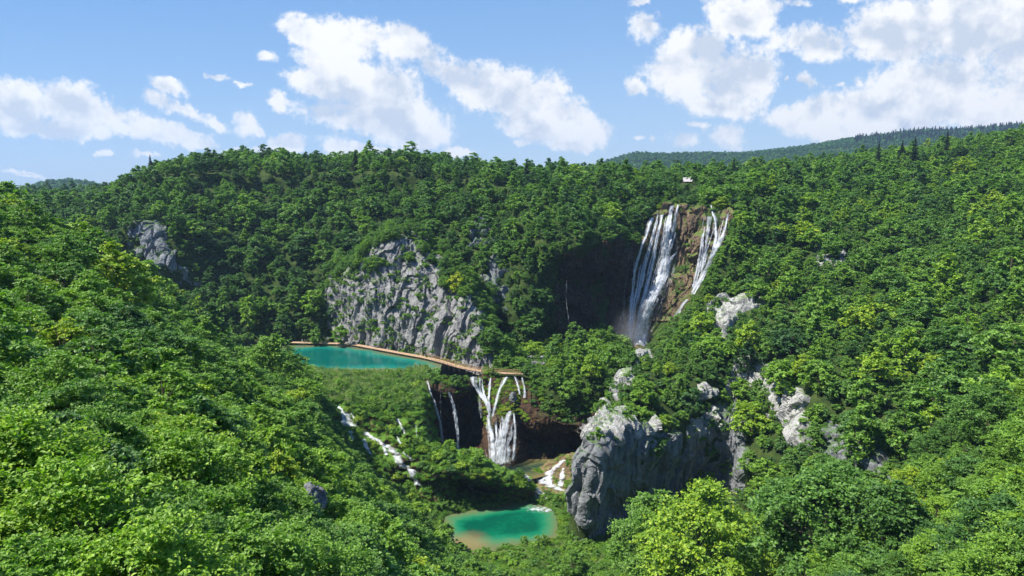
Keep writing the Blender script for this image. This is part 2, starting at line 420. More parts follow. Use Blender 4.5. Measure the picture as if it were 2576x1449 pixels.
M_lime = rock_mat('limestone', (0.17, 0.17, 0.175), (0.37, 0.36, 0.345), (0.085, 0.09, 0.10), (0.06, 0.10, 0.02), 0.72, 0.6)
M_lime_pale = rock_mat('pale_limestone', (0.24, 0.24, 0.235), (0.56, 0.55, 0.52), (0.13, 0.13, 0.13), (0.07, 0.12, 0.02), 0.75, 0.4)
M_lime_shade = rock_mat('shade_grey_limestone', (0.13, 0.14, 0.15), (0.33, 0.34, 0.35), (0.08, 0.085, 0.09), (0.04, 0.08, 0.015), 0.6, 0.6)  # grey limestone, darker and cooler: shade on the faces put into the colour
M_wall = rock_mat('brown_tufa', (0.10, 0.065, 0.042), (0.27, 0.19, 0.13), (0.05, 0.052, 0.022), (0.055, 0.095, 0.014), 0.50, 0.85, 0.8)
M_wall_shade = rock_mat('shade_darkened_tufa', (0.035, 0.022, 0.015), (0.12, 0.07, 0.04), (0.02, 0.015, 0.012), (0.02, 0.045, 0.008), 0.7, 0.7, 0.6)  # brown tufa with dark moss; shade of the recesses put into its colour

def water_mat(name, kind):
    m, n = new_mat(name)
    co = n.add('ShaderNodeTexCoord').outputs['Object']
    dp = n.add('ShaderNodeAttribute', attribute_name='depth').outputs['Fac']
    nz = n.noise(co, 0.10, 5, 0.6); nf = n.noise(n.vmath('MULTIPLY', co, (1, 1.6, 1)), 0.6, 6, 0.7)
    d = n.math('ADD', dp, n.math('MULTIPLY_ADD', nz, 0.9, -0.45))
    d = n.math('ADD', d, n.math('MULTIPLY_ADD', nf, 0.5, -0.25))
    if kind == 'lake':
        c = n.ramp(d, [(0.02, (0.13, 0.14, 0.07)), (0.16, (0.07, 0.17, 0.10)), (0.35, (0.012, 0.17, 0.125)), (0.7, (0.002, 0.125, 0.10)), (1.0, (0.001, 0.085, 0.07))])
    elif kind == 'pool':
        c = n.ramp(d, [(0.0, (0.12, 0.13, 0.06)), (0.2, (0.085, 0.15, 0.065)), (0.42, (0.045, 0.17, 0.08)), (0.62, (0.010, 0.15, 0.075)), (0.85, (0.002, 0.11, 0.055)), (1.0, (0.001, 0.07, 0.04))])
    else:
        c = n.ramp(d, [(0.0, (0.16, 0.12, 0.05)), (0.3, (0.09, 0.10, 0.04)), (0.6, (0.03, 0.05, 0.03)), (1.0, (0.012, 0.022, 0.02))])
    c = n.mix(n.math('MULTIPLY', n.math('ADD', n.add('ShaderNodeAttribute', attribute_name='shoal').outputs['Fac'], n.math('MULTIPLY_ADD', nf, .5, -.25)), 1.3, clamp=True), c, (0.27, 0.155, 0.07))
    b = n.add('ShaderNodeBump', {'Strength': 0.25, 'Distance': 0.05, 'Height': n.noise(co, 2.5, 4, 0.6)})
    n.add('ShaderNodeOutputMaterial', {'Surface': n.add('ShaderNodeBsdfPrincipled', {'Base Color': c, 'Roughness': 0.12, 'IOR': 1.33, 'Specular IOR Level': 0.35, 'Normal': b.outputs[0]}).outputs[0]})
    return m
M_lake = water_mat('lake_water', 'lake'); M_pool = water_mat('pool_water', 'pool'); M_stream = water_mat('stream_water', 'stream')

def fall_mat(name, dens, fine=2.2, longs=0.12, col=(0.80, 0.82, 0.85)):
    m, n = new_mat(name)
    uv = n.add('ShaderNodeUVMap', uv_map='uv').outputs[0]
    s = n.add('ShaderNodeSeparateXYZ', {0: uv})
    q = n.vmath('MULTIPLY', uv, (fine, longs, 1))
    a = n.noise(q, 1.0, 6, 0.62, 0.3)
    b_ = n.noise(n.vmath('MULTIPLY', uv, (fine * 2.2, longs * 9, 1)), 1.0, 5, 0.75)
    e = n.add('ShaderNodeAttribute', attribute_name='edge').outputs['Fac']
    t = n.math('ADD', n.math('MULTIPLY_ADD', a, 3.2, -1.6), n.math('MULTIPLY_ADD', b_, 1.6, -0.8))
    al = n.math('MULTIPLY', n.math('ADD', n.math('ADD', t, dens), n.math('MULTIPLY_ADD', e, 1.3, -1.0)), 1.15, clamp=True)
    hv = n.mix(b_, (col[0]*0.72, col[1]*0.76, col[2]*0.82), col)
    p = n.add('ShaderNodeBsdfPrincipled', {'Base Color': hv, 'Roughness': 0.6, 'Specular IOR Level': 0.3})
    tr = n.add('ShaderNodeBsdfTranslucent', {'Color': col4(col)})
    mx = n.add('ShaderNodeMixShader', {0: 0.3, 1: p.outputs[0], 2: tr.outputs[0]})
    tp = n.add('ShaderNodeBsdfTransparent')
    f = n.add('ShaderNodeMixShader', {0: al, 1: tp.outputs[0], 2: mx.outputs[0]})
    n.add('ShaderNodeOutputMaterial', {'Surface': f.outputs[0]})
    return m
M_fall = fall_mat('falling_water', 0.30, 1.4, 0.09)
M_veil = fall_mat('veil_water', 0.12, 0.95, 0.10)
M_fall_big = fall_mat('great_falling_water', 0.35, 0.8, 0.05)
M_thin = fall_mat('thin_falling_water', -0.25)
M_casc = fall_mat('tumbling_water', 0.5, 0.75, 0.55)
M_foam = fall_mat('foam', 0.35, 0.9, 0.9)

# ------------------------------------------------------------------ terrain
BACK = lambda row, dy, dz: [tuple(list(pt(*row[-1]) + np.array([0, dy, dz])) + [0])]
def cols_with_back(cols, dy=260, dz=6):
    out = []
    for c in cols:
        P = [pt(*p) for p in c]; P.append(P[-1] + np.array([P[-1][0] * 0.3, dy, dz])); out.append(P)
    return np.array(out)

# far forested wall of the gorge, from the lake shore up to the rim
P_B = Patch(cols_with_back([
 [(-420,900,240),(-420,760,255),(-400,660,275),(-400,600,300),(-400,560,340),(-420,535,390)],
 [(100,860,275),(110,740,290),(130,650,305),(140,590,325),(150,550,355),(160,530,400)],
 [(330,830,285),(325,760,297),(325,700,308),(330,570,316),(330,510,355),(330,474,405)],
 [(480,860,286),(480,790,296),(480,720,310),(470,590,322),(460,480,370),(450,428,412)],
 [(650,868,292),(650,790,302),(650,700,322),(650,600,345),(650,490,385),(650,425,420)],
 [(800,868,296),(800,790,306),(800,700,325),(800,600,345),(800,490,385),(800,425,420)],
 [(900,868,304),(900,780,312),(900,700,322),(920,600,340),(930,490,380),(930,420,418)],
 [(1060,880,300),(1060,790,306),(1060,700,314),(1060,590,330),(1060,490,375),(1060,425,415)],
 [(1180,900,290),(1180,800,296),(1180,700,304),(1180,590,326),(1180,490,370),(1180,440,412)],
 [(1270,900,278),(1260,800,286),(1255,700,298),(1260,600,322),(1270,500,365),(1270,455,405)],
 [(1340,885,276),(1335,790,284),(1330,690,293),(1325,608,306),(1320,520,335),(1320,462,402)],
 [(1430,870,304),(1430,770,308),(1430,680,305),(1440,606,292),(1440,520,340),(1450,462,402)],
 [(1590,872,308),(1592,760,314),(1598,670,317),(1608,585,318),(1612,515,350),(1600,462,405)],
 [(1680,865,292),(1700,760,306),(1710,650,320),(1705,520,334),(1705,490,356),(1700,462,405)],
 [(1800,860,280),(1810,760,290),(1820,650,305),(1835,535,322),(1850,495,348),(1850,458,410)],
 [(1920,850,275),(1940,700,292),(1960,580,318),(1980,520,345),(1990,480,380),(2000,448,430)],
 [(2150,850,285),(2150,700,305),(2150,600,330),(2160,520,360),(2170,470,400),(2180,430,440)],
]), amp=2.8, scale=21)
# the wall of the great fall and of the gorge end: same surface, bare of trees
WALL_POLY = [(1400,905),(1392,780),(1398,700),(1420,640),(1480,606),(1560,600),(1610,585),(1640,548),(1660,528),(1700,512),(1760,528),(1800,532),(1842,530),(1835,610),(1790,690),(1735,770),(1690,840),(1640,905)]
# left slope below the viewpoint
P_C = Patch([
 [(-900,2400,6),(-700,1600,13),(-700,1150,26),(-700,900,45),(-700,740,70),(-700,640,105),(-700,590,150),(-700,640,220)],
 [(-150,2300,8),(-50,1620,15),(0,1270,30),(0,990,52),(0,790,80),(0,640,110),(0,590,145),(0,680,210)],
 [(120,2300,9),(280,1620,17),(320,1290,34),(330,1030,62),(330,880,100),(330,790,140),(330,735,185),(330,790,235)],
 [(400,2300,11),(540,1620,22),(570,1320,42),(570,1110,80),(570,985,130),(570,930,175),(570,885,225),(570,930,262)],
 [(700,2200,14),(800,1640,30),(810,1410,55),(815,1240,92),(815,1130,135),(808,1080,180),(778,975,216),(775,985,240)],
 [(950,2200,22),(1000,1660,50),(1010,1490,80),(1010,1390,110),(990,1320,140),(950,1240,170),(890,1140,198),(870,1110,215)],
 [(1180,2100,40),(1180,1680,75),(1175,1560,105),(1155,1480,130),(1120,1405,150),(1085,1345,172),(1040,1290,188),(1020,1270,200)],
 [(1450,2000,70),(1420,1740,100),(1400,1620,118),(1340,1530,133),(1290,1485,145),(1190,1425,160),(1120,1360,180),(1100,1330,195)],
], amp=1.0, scale=12, seed=5)
# right flank: from the valley floor and the front cliff up to the skyline
J_rows = [
 [(1445,1370,184),(1452,1200,182),(1490,1095,186),(1530,1010,205),(1585,920,228),(1622,880,258),(1700,800,279),(1800,680,289),(1845,590,300),(1865,530,335),(1880,480,400)],
 [(1482,1385,174),(1490,1220,172),(1535,1092,176),(1575,1010,196),(1622,920,223),(1660,880,252),(1735,800,272),(1830,690,284),(1875,600,300),(1890,530,335),(1905,480,400)],
 [(1600,1400,188),(1600,1250,187),(1640,1100,185),(1680,1030,199),(1740,945,217),(1800,865,242),(1850,770,265),(1900,670,288),(1920,590,315),(1930,520,350),(1940,470,420)],
 [(1820,1400,212),(1812,1240,211),(1815,1090,208),(1850,1015,217),(1890,920,226),(1930,820,245),(1980,720,268),(2010,620,300),(2020,540,340),(2025,480,390),(2030,450,440)],
 [(2020,1560,105),(2010,1290,150),(2030,1120,178),(2040,985,192),(2080,880,212),(2120,770,242),(2160,660,280),(2180,560,322),(2190,490,370),(2195,440,420),(2200,425,460)],
 [(2300,1600,85),(2290,1340,122),(2300,1160,150),(2310,1010,174),(2320,890,200),(2340,770,234),(2360,650,276),(2380,550,325),(2390,480,375),(2395,420,430),(2400,395,460)],
 [(2600,1660,55),(2600,1400,80),(2600,1230,102),(2600,1070,130),(2600,930,158),(2600,780,196),(2600,640,242),(2600,530,295),(2600,450,350),(2600,390,400),(2600,362,430)],
 [(2950,1750,45),(2950,1450,62),(2950,1250,80),(2950,1070,100),(2950,910,130),(2950,760,166),(2950,620,212),(2950,500,264),(2950,420,320),(2950,360,370),(2950,330,400)],
 [(3400,1800,40),(3400,1500,55),(3400,1300,72),(3400,1110,90),(3400,950,115),(3400,800,146),(3400,660,185),(3400,540,230),(3400,450,280),(3400,380,330),(3400,340,360)],
]
JP = [[pt(*p) for p in c] for c in J_rows]
JP.insert(0, [q + np.array([9.0, 26.0, -16.0 - 2 * k * 0]) for k, q in enumerate(JP[0])])
for c in JP: c.append(c[-1] + np.array([c[-1][0] * 0.35, 260, 8]))
P_J = Patch(np.array(JP), amp=2.4, scale=19, seed=11)
# marsh shelf and tufa barrier with cascades
P_D = Patch([
 [(700,905,-67.6),(700,960,-68.5),(740,1020,-71),(760,1080,-77),(800,1150,-84),(840,1230,-91),(870,1330,-98)],
 [(790,925,-67.6),(800,975,-68.6),(820,1015,-70.2),(850,1085,-77),(880,1160,-84),(910,1230,-91),(950,1320,-98)],
 [(880,932,-67.6),(890,970,-68.6),(890,1025,-71),(925,1090,-78),(970,1160,-84),(1020,1225,-91),(1060,1310,-98)],
 [(960,932,-67.6),(960,968,-68.4),(970,1025,-70.8),(1000,1090,-76.5),(1040,1155,-82.5),(1085,1215,-89),(1110,1300,-98)],
 [(1020,930,-67.6),(1020,962,-68.2),(1030,1025,-70.6),(1055,1085,-76),(1080,1140,-81.5),(1110,1200,-87.5),(1130,1295,-98)],
 [(1050,922,-67.4),(1058,952,-68.0),(1062,1010,-70.6),(1078,1085,-77),(1098,1140,-82.5),(1125,1195,-88),(1150,1292,-98)],
 [(1080,925,-67.4),(1082,948,-68.2),(1080,985,-74.0),(1092,1090,-82),(1110,1145,-86),(1140,1195,-91),(1165,1292,-98)],
], amp=0.5, scale=5, seed=21)
P_M = Patch([
 [(1055,1190,-90),(1045,1140,-84),(1050,1135,-82),(1062,1170,-83.5),(1075,1205,-86.5),(1085,1240,200),(1095,1300,199)],
 [(1085,1170,-92),(1085,1135,-83),(1088,1128,-80.8),(1095,1160,-82.6),(1105,1195,-85.4),(1115,1230,203),(1125,1297,201)],
 [(1150,1165,-93),(1150,1140,-84),(1150,1130,-81.0),(1150,1160,-82.5),(1155,1192,-84.6),(1165,1222,204),(1172,1290,201)],
 [(1225,1180,-94),(1220,1165,-85),(1217,1150,-82.5),(1216,1178,-84),(1218,1205,-86.5),(1224,1232,203),(1228,1280,200)],
 [(1275,1185,-94),(1270,1180,-88),(1264,1175,-85.6),(1262,1195,-87),(1262,1215,-89),(1262,1238,199),(1262,1272,198)],
 [(1325,1198,-95),(1322,1198,-91.5),(1320,1198,-89.7),(1322,1210,-90.7),(1327,1225,-92),(1333,1245,-94.8),(1338,1268,-99)],
 [(1352,1222,-97),(1352,1224,-96),(1352,1226,-95.5),(1354,1232,-96),(1357,1240,-96.6),(1360,1250,-97.4),(1362,1262,-99)],
], amp=0.7, scale=4, seed=31)
# alcove wall behind the central falls
P_F = Patch([
 [(1035,985,228),(1040,1020,222),(1048,1060,224),(1056,1120,222),(1066,1190,214)],
 [(1085,945,-67.8),(1085,975,229),(1088,1015,238),(1095,1090,240),(1100,1175,232)],
 [(1140,958,-68.2),(1140,990,229),(1138,1020,241),(1145,1100,243),(1145,1180,236)],
 [(1188,945,-67.6),(1190,968,235),(1193,1000,239),(1190,1090,239),(1190,1185,228)],
 [(1235,942,-67.4),(1238,956,238),(1238,1015,230),(1240,1085,225),(1245,1175,219)],
 [(1290,942,-67.4),(1292,956,238),(1292,1005,230),(1290,1065,224),(1288,1175,218)],
 [(1325,945,-67.4),(1330,1000,230),(1332,1060,226),(1334,1105,233),(1335,1175,224)],
 [(1400,955,-67.4),(1405,1050,224),(1405,1068,223),(1410,1110,234),(1410,1170,229)],
 [(1480,960,-67.4),(1480,1055,224),(1480,1074,223),(1480,1115,234),(1480,1170,230)],
 [(1570,970,-67.4),(1570,1050,228),(1565,1080,226),(1560,1115,236),(1560,1170,233)],
], amp=0.6, scale=6, seed=41)
# wooded shelf to the right of the falls
P_G = Patch([
 [(1215,943,-67.2),(1215,925,-67.2),(1225,905,-67.4),(1250,885,-68.5),(1280,868,-70)],
 [(1330,952,-67.6),(1325,935,-66.8),(1320,915,-66.8),(1330,890,-68),(1350,868,-71)],
 [(1400,1040,225),(1390,985,-70),(1385,940,-66.4),(1390,905,-67.2),(1400,868,-71)],
 [(1480,1050,225),(1480,985,-69.5),(1480,940,-65.5),(1490,905,-67),(1500,868,-71)],
 [(1570,1050,229),(1570,985,-70),(1570,940,-66),(1580,905,-67.4),(1590,868,-71.4)],
 [(1680,1050,232),(1680,985,-71),(1680,940,-67),(1680,905,-68),(1690,868,-71.5)],
], amp=0.7, scale=9, seed=51)
# central limestone buttress above the boardwalk
P_I = Patch([
 [(830,875,306),(825,790,308),(825,725,312),(835,690,318),(850,655,330)],
 [(860,870,296),(855,790,300),(850,720,304),(860,685,311),(880,655,322)],
 [(905,872,286),(892,795,290),(885,725,293),(895,672,301),(920,635,314)],
 [(960,884,277),(955,800,280),(948,710,285),(942,620,291),(962,588,304)],
 [(1020,892,270),(1020,800,273),(1018,700,280),(1012,598,291),(1018,572,304)],
 [(1090,905,262),(1090,820,265),(1085,730,273),(1078,648,284),(1078,608,300)],
 [(1150,925,253),(1150,840,257),(1148,770,263),(1140,690,276),(1140,650,292)],
 [(1205,940,246),(1195,870,250),(1188,805,256),(1182,740,267),(1182,700,285)],
 [(1255,944,243),(1238,885,248),(1225,825,258),(1216,760,273),(1216,720,290)],
 [(1285,940,258),(1268,880,266),(1252,820,276),(1240,760,289),(1240,720,305)],
], amp=1.2, scale=12, seed=61)
P_R = Patch([
 [(1325,1190,-93.6),(1335,1205,-94.2),(1340,1225,-95.4),(1345,1250,-96.4),(1350,1285,-98.5)],
 [(1365,1168,-91.8),(1368,1190,-93),(1375,1215,-94.4),(1380,1250,-96),(1380,1285,-98.5)],
 [(1400,1150,-89.5),(1402,1172,-91),(1405,1210,-93.8),(1405,1250,-95.8),(1400,1288,-98.5)],
 [(1432,1140,-87.5),(1436,1165,-89),(1438,1210,-93.4),(1430,1250,-95.6),(1412,1292,-98.5)],
 [(1475,1138,-86.5),(1480,1160,-88),(1475,1215,-93),(1462,1262,-95.4),(1435,1325,-98.5)],
 [(1540,1130,-84),(1540,1160,-86),(1520,1220,-92),(1500,1290,-95),(1470,1360,-98.5)],
], amp=0.35, scale=3, seed=71)

def rockdisp(big=2.2, mid=1.0, small=0.35, vert=0.35, seed=0.0):
    def f(G, n):
        W_ = np.stack([fbm(G, 1/9.0, 2, seed + 50), fbm(G, 1/9.0, 2, seed + 60), fbm(G, 1/9.0, 2, seed + 70)], -1)
        Q = (G + 2.5 * W_) * (1, 1, vert)
        d = big * 0.55 * (ridged(Q, 1/16.0, 3, seed) - 0.7) + big * 0.5 * fbm(G, 1/10.0, 3, seed + 5)
        d = d + mid * (0.9 * cell(Q + W_, 1/6.5, seed) + 0.45 * cell(G * (1, 1, .6) + W_, 1/2.6, seed + 2))
        rough = np.clip(0.5 + 1.2 * fbm(G, 1/12.0, 2, seed + 90), 0.1, 1.3)
        d = d + rough * (small * cell(G * (1, 1, .8), 1/0.95, seed + 3) + small * 0.7 * fbm(G, 1/0.8, 3, seed))
        return n * d[..., None]
    return f
def cliffdisp(a=1.0, seed=0.0):
    def f(G, n):
        W_ = np.stack([fbm(G, 1/11.0, 2, seed + 50), fbm(G, 1/11.0, 2, seed + 60), fbm(G, 1/11.0, 2, seed + 70)], -1)
        Q = (G + 1.6 * W_) * (1, 1, .32)
        d = 2.2 * cell(Q, 1/9.0, seed) + 1.0 * cell(Q * (1, 1, 1.3), 1/3.6, seed + 4) + 1.2 * fbm(G, 1/13.0, 3, seed)
        cr = pn((G + 1.2 * W_) * (1, 1, .13), 1/5.0, seed + 8)
        d = d - 1.5 * np.exp(-(cr / .07) ** 2)
        d = d + .22 * cell(G * (1, 1, .7), 1/1.1, seed + 3) + .16 * fbm(G, 1/.9, 3, seed)
        return n * (a * d)[..., None]
    return f
UPA = lambda G, n: {'up': n[..., 2]}

build_patch('hillside', P_B, 2.2, M_soil, 'B', kind='structure', label='forested far wall of the gorge up to the rim')
build_patch('hillside', P_C, 1.6, M_soil, 'C', kind='structure', label='near left slope below the viewpoint')
build_patch('hillside', P_J, 2.0, M_soil, 'J', kind='structure', label='right flank of the gorge')
def dispD(G, n):
    # stepped moss cushions and terraces
    lump = cell(G * (1, 1, 1.4), 1/2.6, 4.0) * 0.55 + fbm(G, 1/2.0, 3, 9.0) * 0.3
    steep = np.clip(1.15 - n[..., 2], 0, 1)
    return n * (lump * (0.25 + steep * 1.5))[..., None]
build_patch('tufa_barrier', P_D, 0.45, M_tufa, 'D', disp=dispD, attrs=UPA, kind='structure')
build_patch('tufa_mound', P_M, 0.40, M_tufa, 'M', disp=lambda G, n: n * (cell(G, 1/2.2, 2.0) * 0.5 + fbm(G, 0.6, 3) * 0.3)[..., None], attrs=UPA, kind='structure')
build_patch('tufa_cliff', P_F, 0.40, M_wall_shade, 'F', disp=rockdisp(1.8, 0.7, 0.25, 0.25, 3.0), attrs=UPA, smooth=False, kind='structure', label='dark overhanging tufa wall behind the central falls')
build_patch('wooded_terrace', P_G, 1.0, M_soil, 'G', kind='structure')
build_patch('limestone_cliff', P_I, 0.36, M_lime, 'I', disp=cliffdisp(.75, 1.0), attrs=UPA, smooth=False, kind='structure', label='pale limestone buttress above the boardwalk')
build_patch('tufa_ledge', P_R, 0.25, M_ledge, 'R', disp=lambda G, n: n * (cell(G, 1/1.6, 6.0) * 0.4 + fbm(G, 1.0, 3) * 0.2)[..., None], attrs=UPA, kind='structure')

def biggest(M):
    lab = np.zeros(M.shape, int); best = 0; bl = 0; c = 0
    for i, j in zip(*np.nonzero(M)):
        if lab[i, j]: continue
        c += 1; st = [(i, j)]; lab[i, j] = c; n = 0
        while st:
            a, b = st.pop(); n += 1
            for x, y in ((a+1, b), (a-1, b), (a, b+1), (a, b-1)):
                if 0 <= x < M.shape[0] and 0 <= y < M.shape[1] and M[x, y] and not lab[x, y]: lab[x, y] = c; st.append((x, y))
        if n > best: best, bl = n, c
    return lab == bl
def extract(name, patch, key, poly, step, mat, push, disp, fray=10.0, seed=0.0, bounds=None, **props):
    """a finer sheet of rock standing proud of a patch inside an outline; sunk into the slope along its edge"""
    A, B, G = patch.grid(2.5)
    u, v, f = proj(G); m = inpoly(u, v, poly) & (f > 0)
    if bounds: m &= (A >= bounds[0]) & (A <= bounds[1])
    a0, a1, b0, b1 = A[m].min() - .12, A[m].max() + .12, B[m].min() - .12, B[m].max() + .12
    A, B, G = patch.grid(step, max(0, a0), min(patch.n - 1, a1), max(0, b0), min(patch.m - 1, b1), 620)
    u, v, f = proj(G)
    nz = fbm(G, 1/6.0, 3, seed)
    un = u + nz * fray; vn = v + fbm(G, 1/6.0, 3, seed + 40) * fray
    inside = inpoly(un, vn, poly).astype(float)
    w = inside.copy()                                  # soft distance to the outline
    for k in range(10):
        w = 0.25 * (np.roll(w, 1, 0) + np.roll(w, -1, 0) + np.roll(w, 1, 1) + np.roll(w, -1, 1))
    w = np.clip((w - 0.35) * 1.7, 0, 1)
    n, s = gnorm(G)
    d = disp(G, n)
    G2 = G + n * ((push + 0.8) * w - 0.8)[..., None] + d * w[..., None]
    K = biggest(w > 0.02); K = K[:-1, :-1] & K[1:, :-1] & K[1:, 1:] & K[:-1, 1:]
    Q = quads(G.shape[0], G.shape[1], K, flip=s < 0)
    n2, _ = gnorm(G2)
    used = np.unique(Q); rm = np.full(G.shape[0] * G.shape[1], -1); rm[used] = np.arange(len(used))
    V = G2.reshape(-1, 3)[used]; Q = rm[Q]
    me = mesh_np(name, V, Q, [mat], False, attrs={'up': n2[..., 2].ravel()[used]})
    o = link(name, me, None, **props)
    BVH[key] = BVHTree.FromPolygons([tuple(x) for x in V], [tuple(x) for x in Q])
    return o
extract('waterfall_cliff', P_B, 'V', [q for q in WALL_POLY if q[0] < 1612] + [(1600,880),(1590,905)], 0.42, M_wall_shade, 0.8, rockdisp(4.5, 1.4, 0.4, 0.2, 28.0), fray=14, bounds=(9.6, 12.4), kind='structure', label='dark shaded tufa wall left of the great fall')
extract('waterfall_cliff', P_B, 'W', [(1590,905),(1575,860),(1580,740),(1592,650)] + [q for q in WALL_POLY if q[0] > 1605], 0.42, M_wall, 1.2, cliffdisp(1.25, 8.0), fray=10, bounds=(11.5, 15.5), kind='structure', label='tall brown tufa wall of the great fall')
BUTTRESS = [(1432,1390),(1450,1150),(1478,1085),(1520,1040),(1560,1060),(1640,1080),(1720,1080),(1780,1045),(1850,1000),(1880,1060),(1880,1240),(1760,1270),(1700,1330),(1600,1400),(1500,1400)]
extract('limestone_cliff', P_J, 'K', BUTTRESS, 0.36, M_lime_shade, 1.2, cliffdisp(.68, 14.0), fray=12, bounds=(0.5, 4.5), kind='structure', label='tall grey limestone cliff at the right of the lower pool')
OUTCROPS = [
 ('J', [(1775,770),(1830,750),(1870,760),(1895,735),(1925,742),(1905,790),(1860,800),(1840,850),(1815,845),(1800,800)], 'white limestone outcrop high on the right slope beside the great fall'),
 ('J', [(1830,930),(1870,890),(1930,900),(1960,930),(1990,960),(2030,1010),(2040,1070),(2020,1120),(1985,1110),(1950,1060),(1920,1010),(1890,1000),(1840,1030)], 'large broken limestone face in the middle of the right slope'),
 ('J', [(2040,1090),(2090,1070),(2180,1100),(2250,1150),(2240,1200),(2170,1190),(2110,1160),(2050,1140)], 'low grey rock band among trees below the large rock face'),
 ('J', [(2045,640),(2075,618),(2110,628),(2120,660),(2080,668),(2050,660)], 'small pale outcrop on the upper right slope'),
 ('J', [(1745,975),(1770,960),(1785,975),(1780,1010),(1755,1010)], 'small rounded white rock above the grey cliff'),
 ('J', [(1560,930),(1590,900),(1615,880),(1630,905),(1600,940),(1575,975),(1540,1010),(1530,990)], 'pale broken rocks along the ridge above the grey cliff'),
 ('J', [(1475,1092),(1492,1050),(1530,1008),(1560,1030),(1605,1060),(1655,1082),(1620,1112),(1560,1092),(1510,1115)], 'pale rocks along the left top edge of the grey cliff'),
 ('J', [(1690,1085),(1740,1055),(1790,1030),(1830,985),(1850,1010),(1815,1065),(1760,1100)], 'pale rocks along the right top edge of the grey cliff'),
 ('B', [(325,575),(360,545),(410,560),(430,600),(445,640),(480,690),(500,715),(470,725),(420,690),(370,670),(335,640)], 'bluish limestone cliff on the far left behind the yellow tree'),
 ('B', [(225,565),(255,560),(262,590),(235,592)], 'small grey cliff left of the yellow tree'),
 ('B', [(1175,560),(1210,540),(1230,560),(1235,610),(1205,600),(1190,640)], 'shaded grey rock in the forest above the buttress'),
 ('B', [(1225,640),(1255,640),(1275,720),(1270,790),(1235,770),(1215,700)], 'shaded grey rock face right of the buttress'),
]
for i, (k, poly, lab) in enumerate(OUTCROPS):
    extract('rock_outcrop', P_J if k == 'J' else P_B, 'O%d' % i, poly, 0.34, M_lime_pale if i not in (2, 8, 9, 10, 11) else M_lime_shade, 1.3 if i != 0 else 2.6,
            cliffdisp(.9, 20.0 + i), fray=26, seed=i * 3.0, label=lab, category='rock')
ROCKKEYS = ['O%d' % i for i in range(len(OUTCROPS))]

# valley floor, ground out to the horizon, far hills
def floor_h(X, Y):
    P = np.stack([X, Y, 0 * X], -1)
    h = 3.7 + 0.6 * fbm(P, 1/9.0, 3, 2.0) + 14 * np.clip((X - 14) / 24, 0, 1) * np.clip((175 - Y) / 38, 0, 1)
    w = POOL_D(X, Y) + 0.10 * fbm(P, 1/3.0, 3, 6.0)
    return h - 3.6 * np.clip(w * 4 + 0.4, 0, 1)
pool_pts = [atz(u, v, -97) for u, v in [(1120,1300),(1160,1290),(1230,1276),(1290,1266),(1340,1264),(1372,1275),(1398,1290),(1402,1320),(1395,1352),(1350,1364),(1290,1370),(1240,1382),(1190,1392),(1145,1385),(1112,1350)]]
def make_poly_dist(pts, scale):
    pts = np.array(pts)[:, :2]
    def f(X, Y):
        d = np.full(np.shape(X), 1e9); n = len(pts)
        for i in range(n):
            a = pts[i]; b = pts[(i + 1) % n]; e = b - a
            t = np.clip(((X - a[0]) * e[0] + (Y - a[1]) * e[1]) / (e @ e), 0, 1)
            d = np.minimum(d, np.hypot(X - a[0] - t * e[0], Y - a[1] - t * e[1]))
        ins = inpoly(X, Y, [tuple(p) for p in pts])
        return np.where(ins, d, -d) / scale
    return f
POOL_D = make_poly_dist(pool_pts, 9.0)
X, Y = np.meshgrid(np.linspace(-60, 75, 270), np.linspace(118, 236, 236), indexing='ij')
Z = floor_h(X, Y)
me = mesh_np('valley_floor', np.stack([X, Y, Z], -1).reshape(-1, 3), quads(270, 236), [M_meadow], True)
link('valley_floor', me, None, kind='structure')
BVH['L'] = BVHTree.FromPolygons([tuple(v) for v in np.stack([X, Y, Z], -1).reshape(-1, 3)], [tuple(q) for q in quads(270, 236)])
me = mesh_np('ground', [(-7900, -2400, -6), (7900, -2400, -6), (7900, 5400, -6), (-7900, 5400, -6)], [(0, 1, 2, 3)], [M_soil], False)
link('ground', me, None, kind='structure')
def hill(cols, key, lab):
    P = Patch(cols_with_back(cols, 500, -60), amp=14, scale=260, seed=3)
    build_patch('distant_hill', P, 16, M_soil, key, kind='structure', label=lab); return P
P_H = hill([[(u, 560, 1100), (u, 520, 1300), (u, (s + 500) / 2, 1700), (u, s + 8, 2300)] for u, s in
   [(1250,450),(1400,432),(1480,424),(1540,404),(1610,387),(1700,385),(1800,383),(1900,379),(1990,370),(2060,360),(2150,342),(2230,335),(2300,327),(2400,322),(2600,312),(2800,308),(3200,310)]], 'H', 'long wooded ridge on the right horizon')
P_H2 = hill([[(u, 560, 900), (u, 530, 1100), (u, (s + 520) / 2, 1400), (u, s + 8, 1800)] for u, s in
   [(-300,500),(-100,494),(40,482),(90,467),(125,459),(165,457),(210,463),(270,475),(400,482),(600,486)]], 'H2', 'small wooded hill on the left horizon')

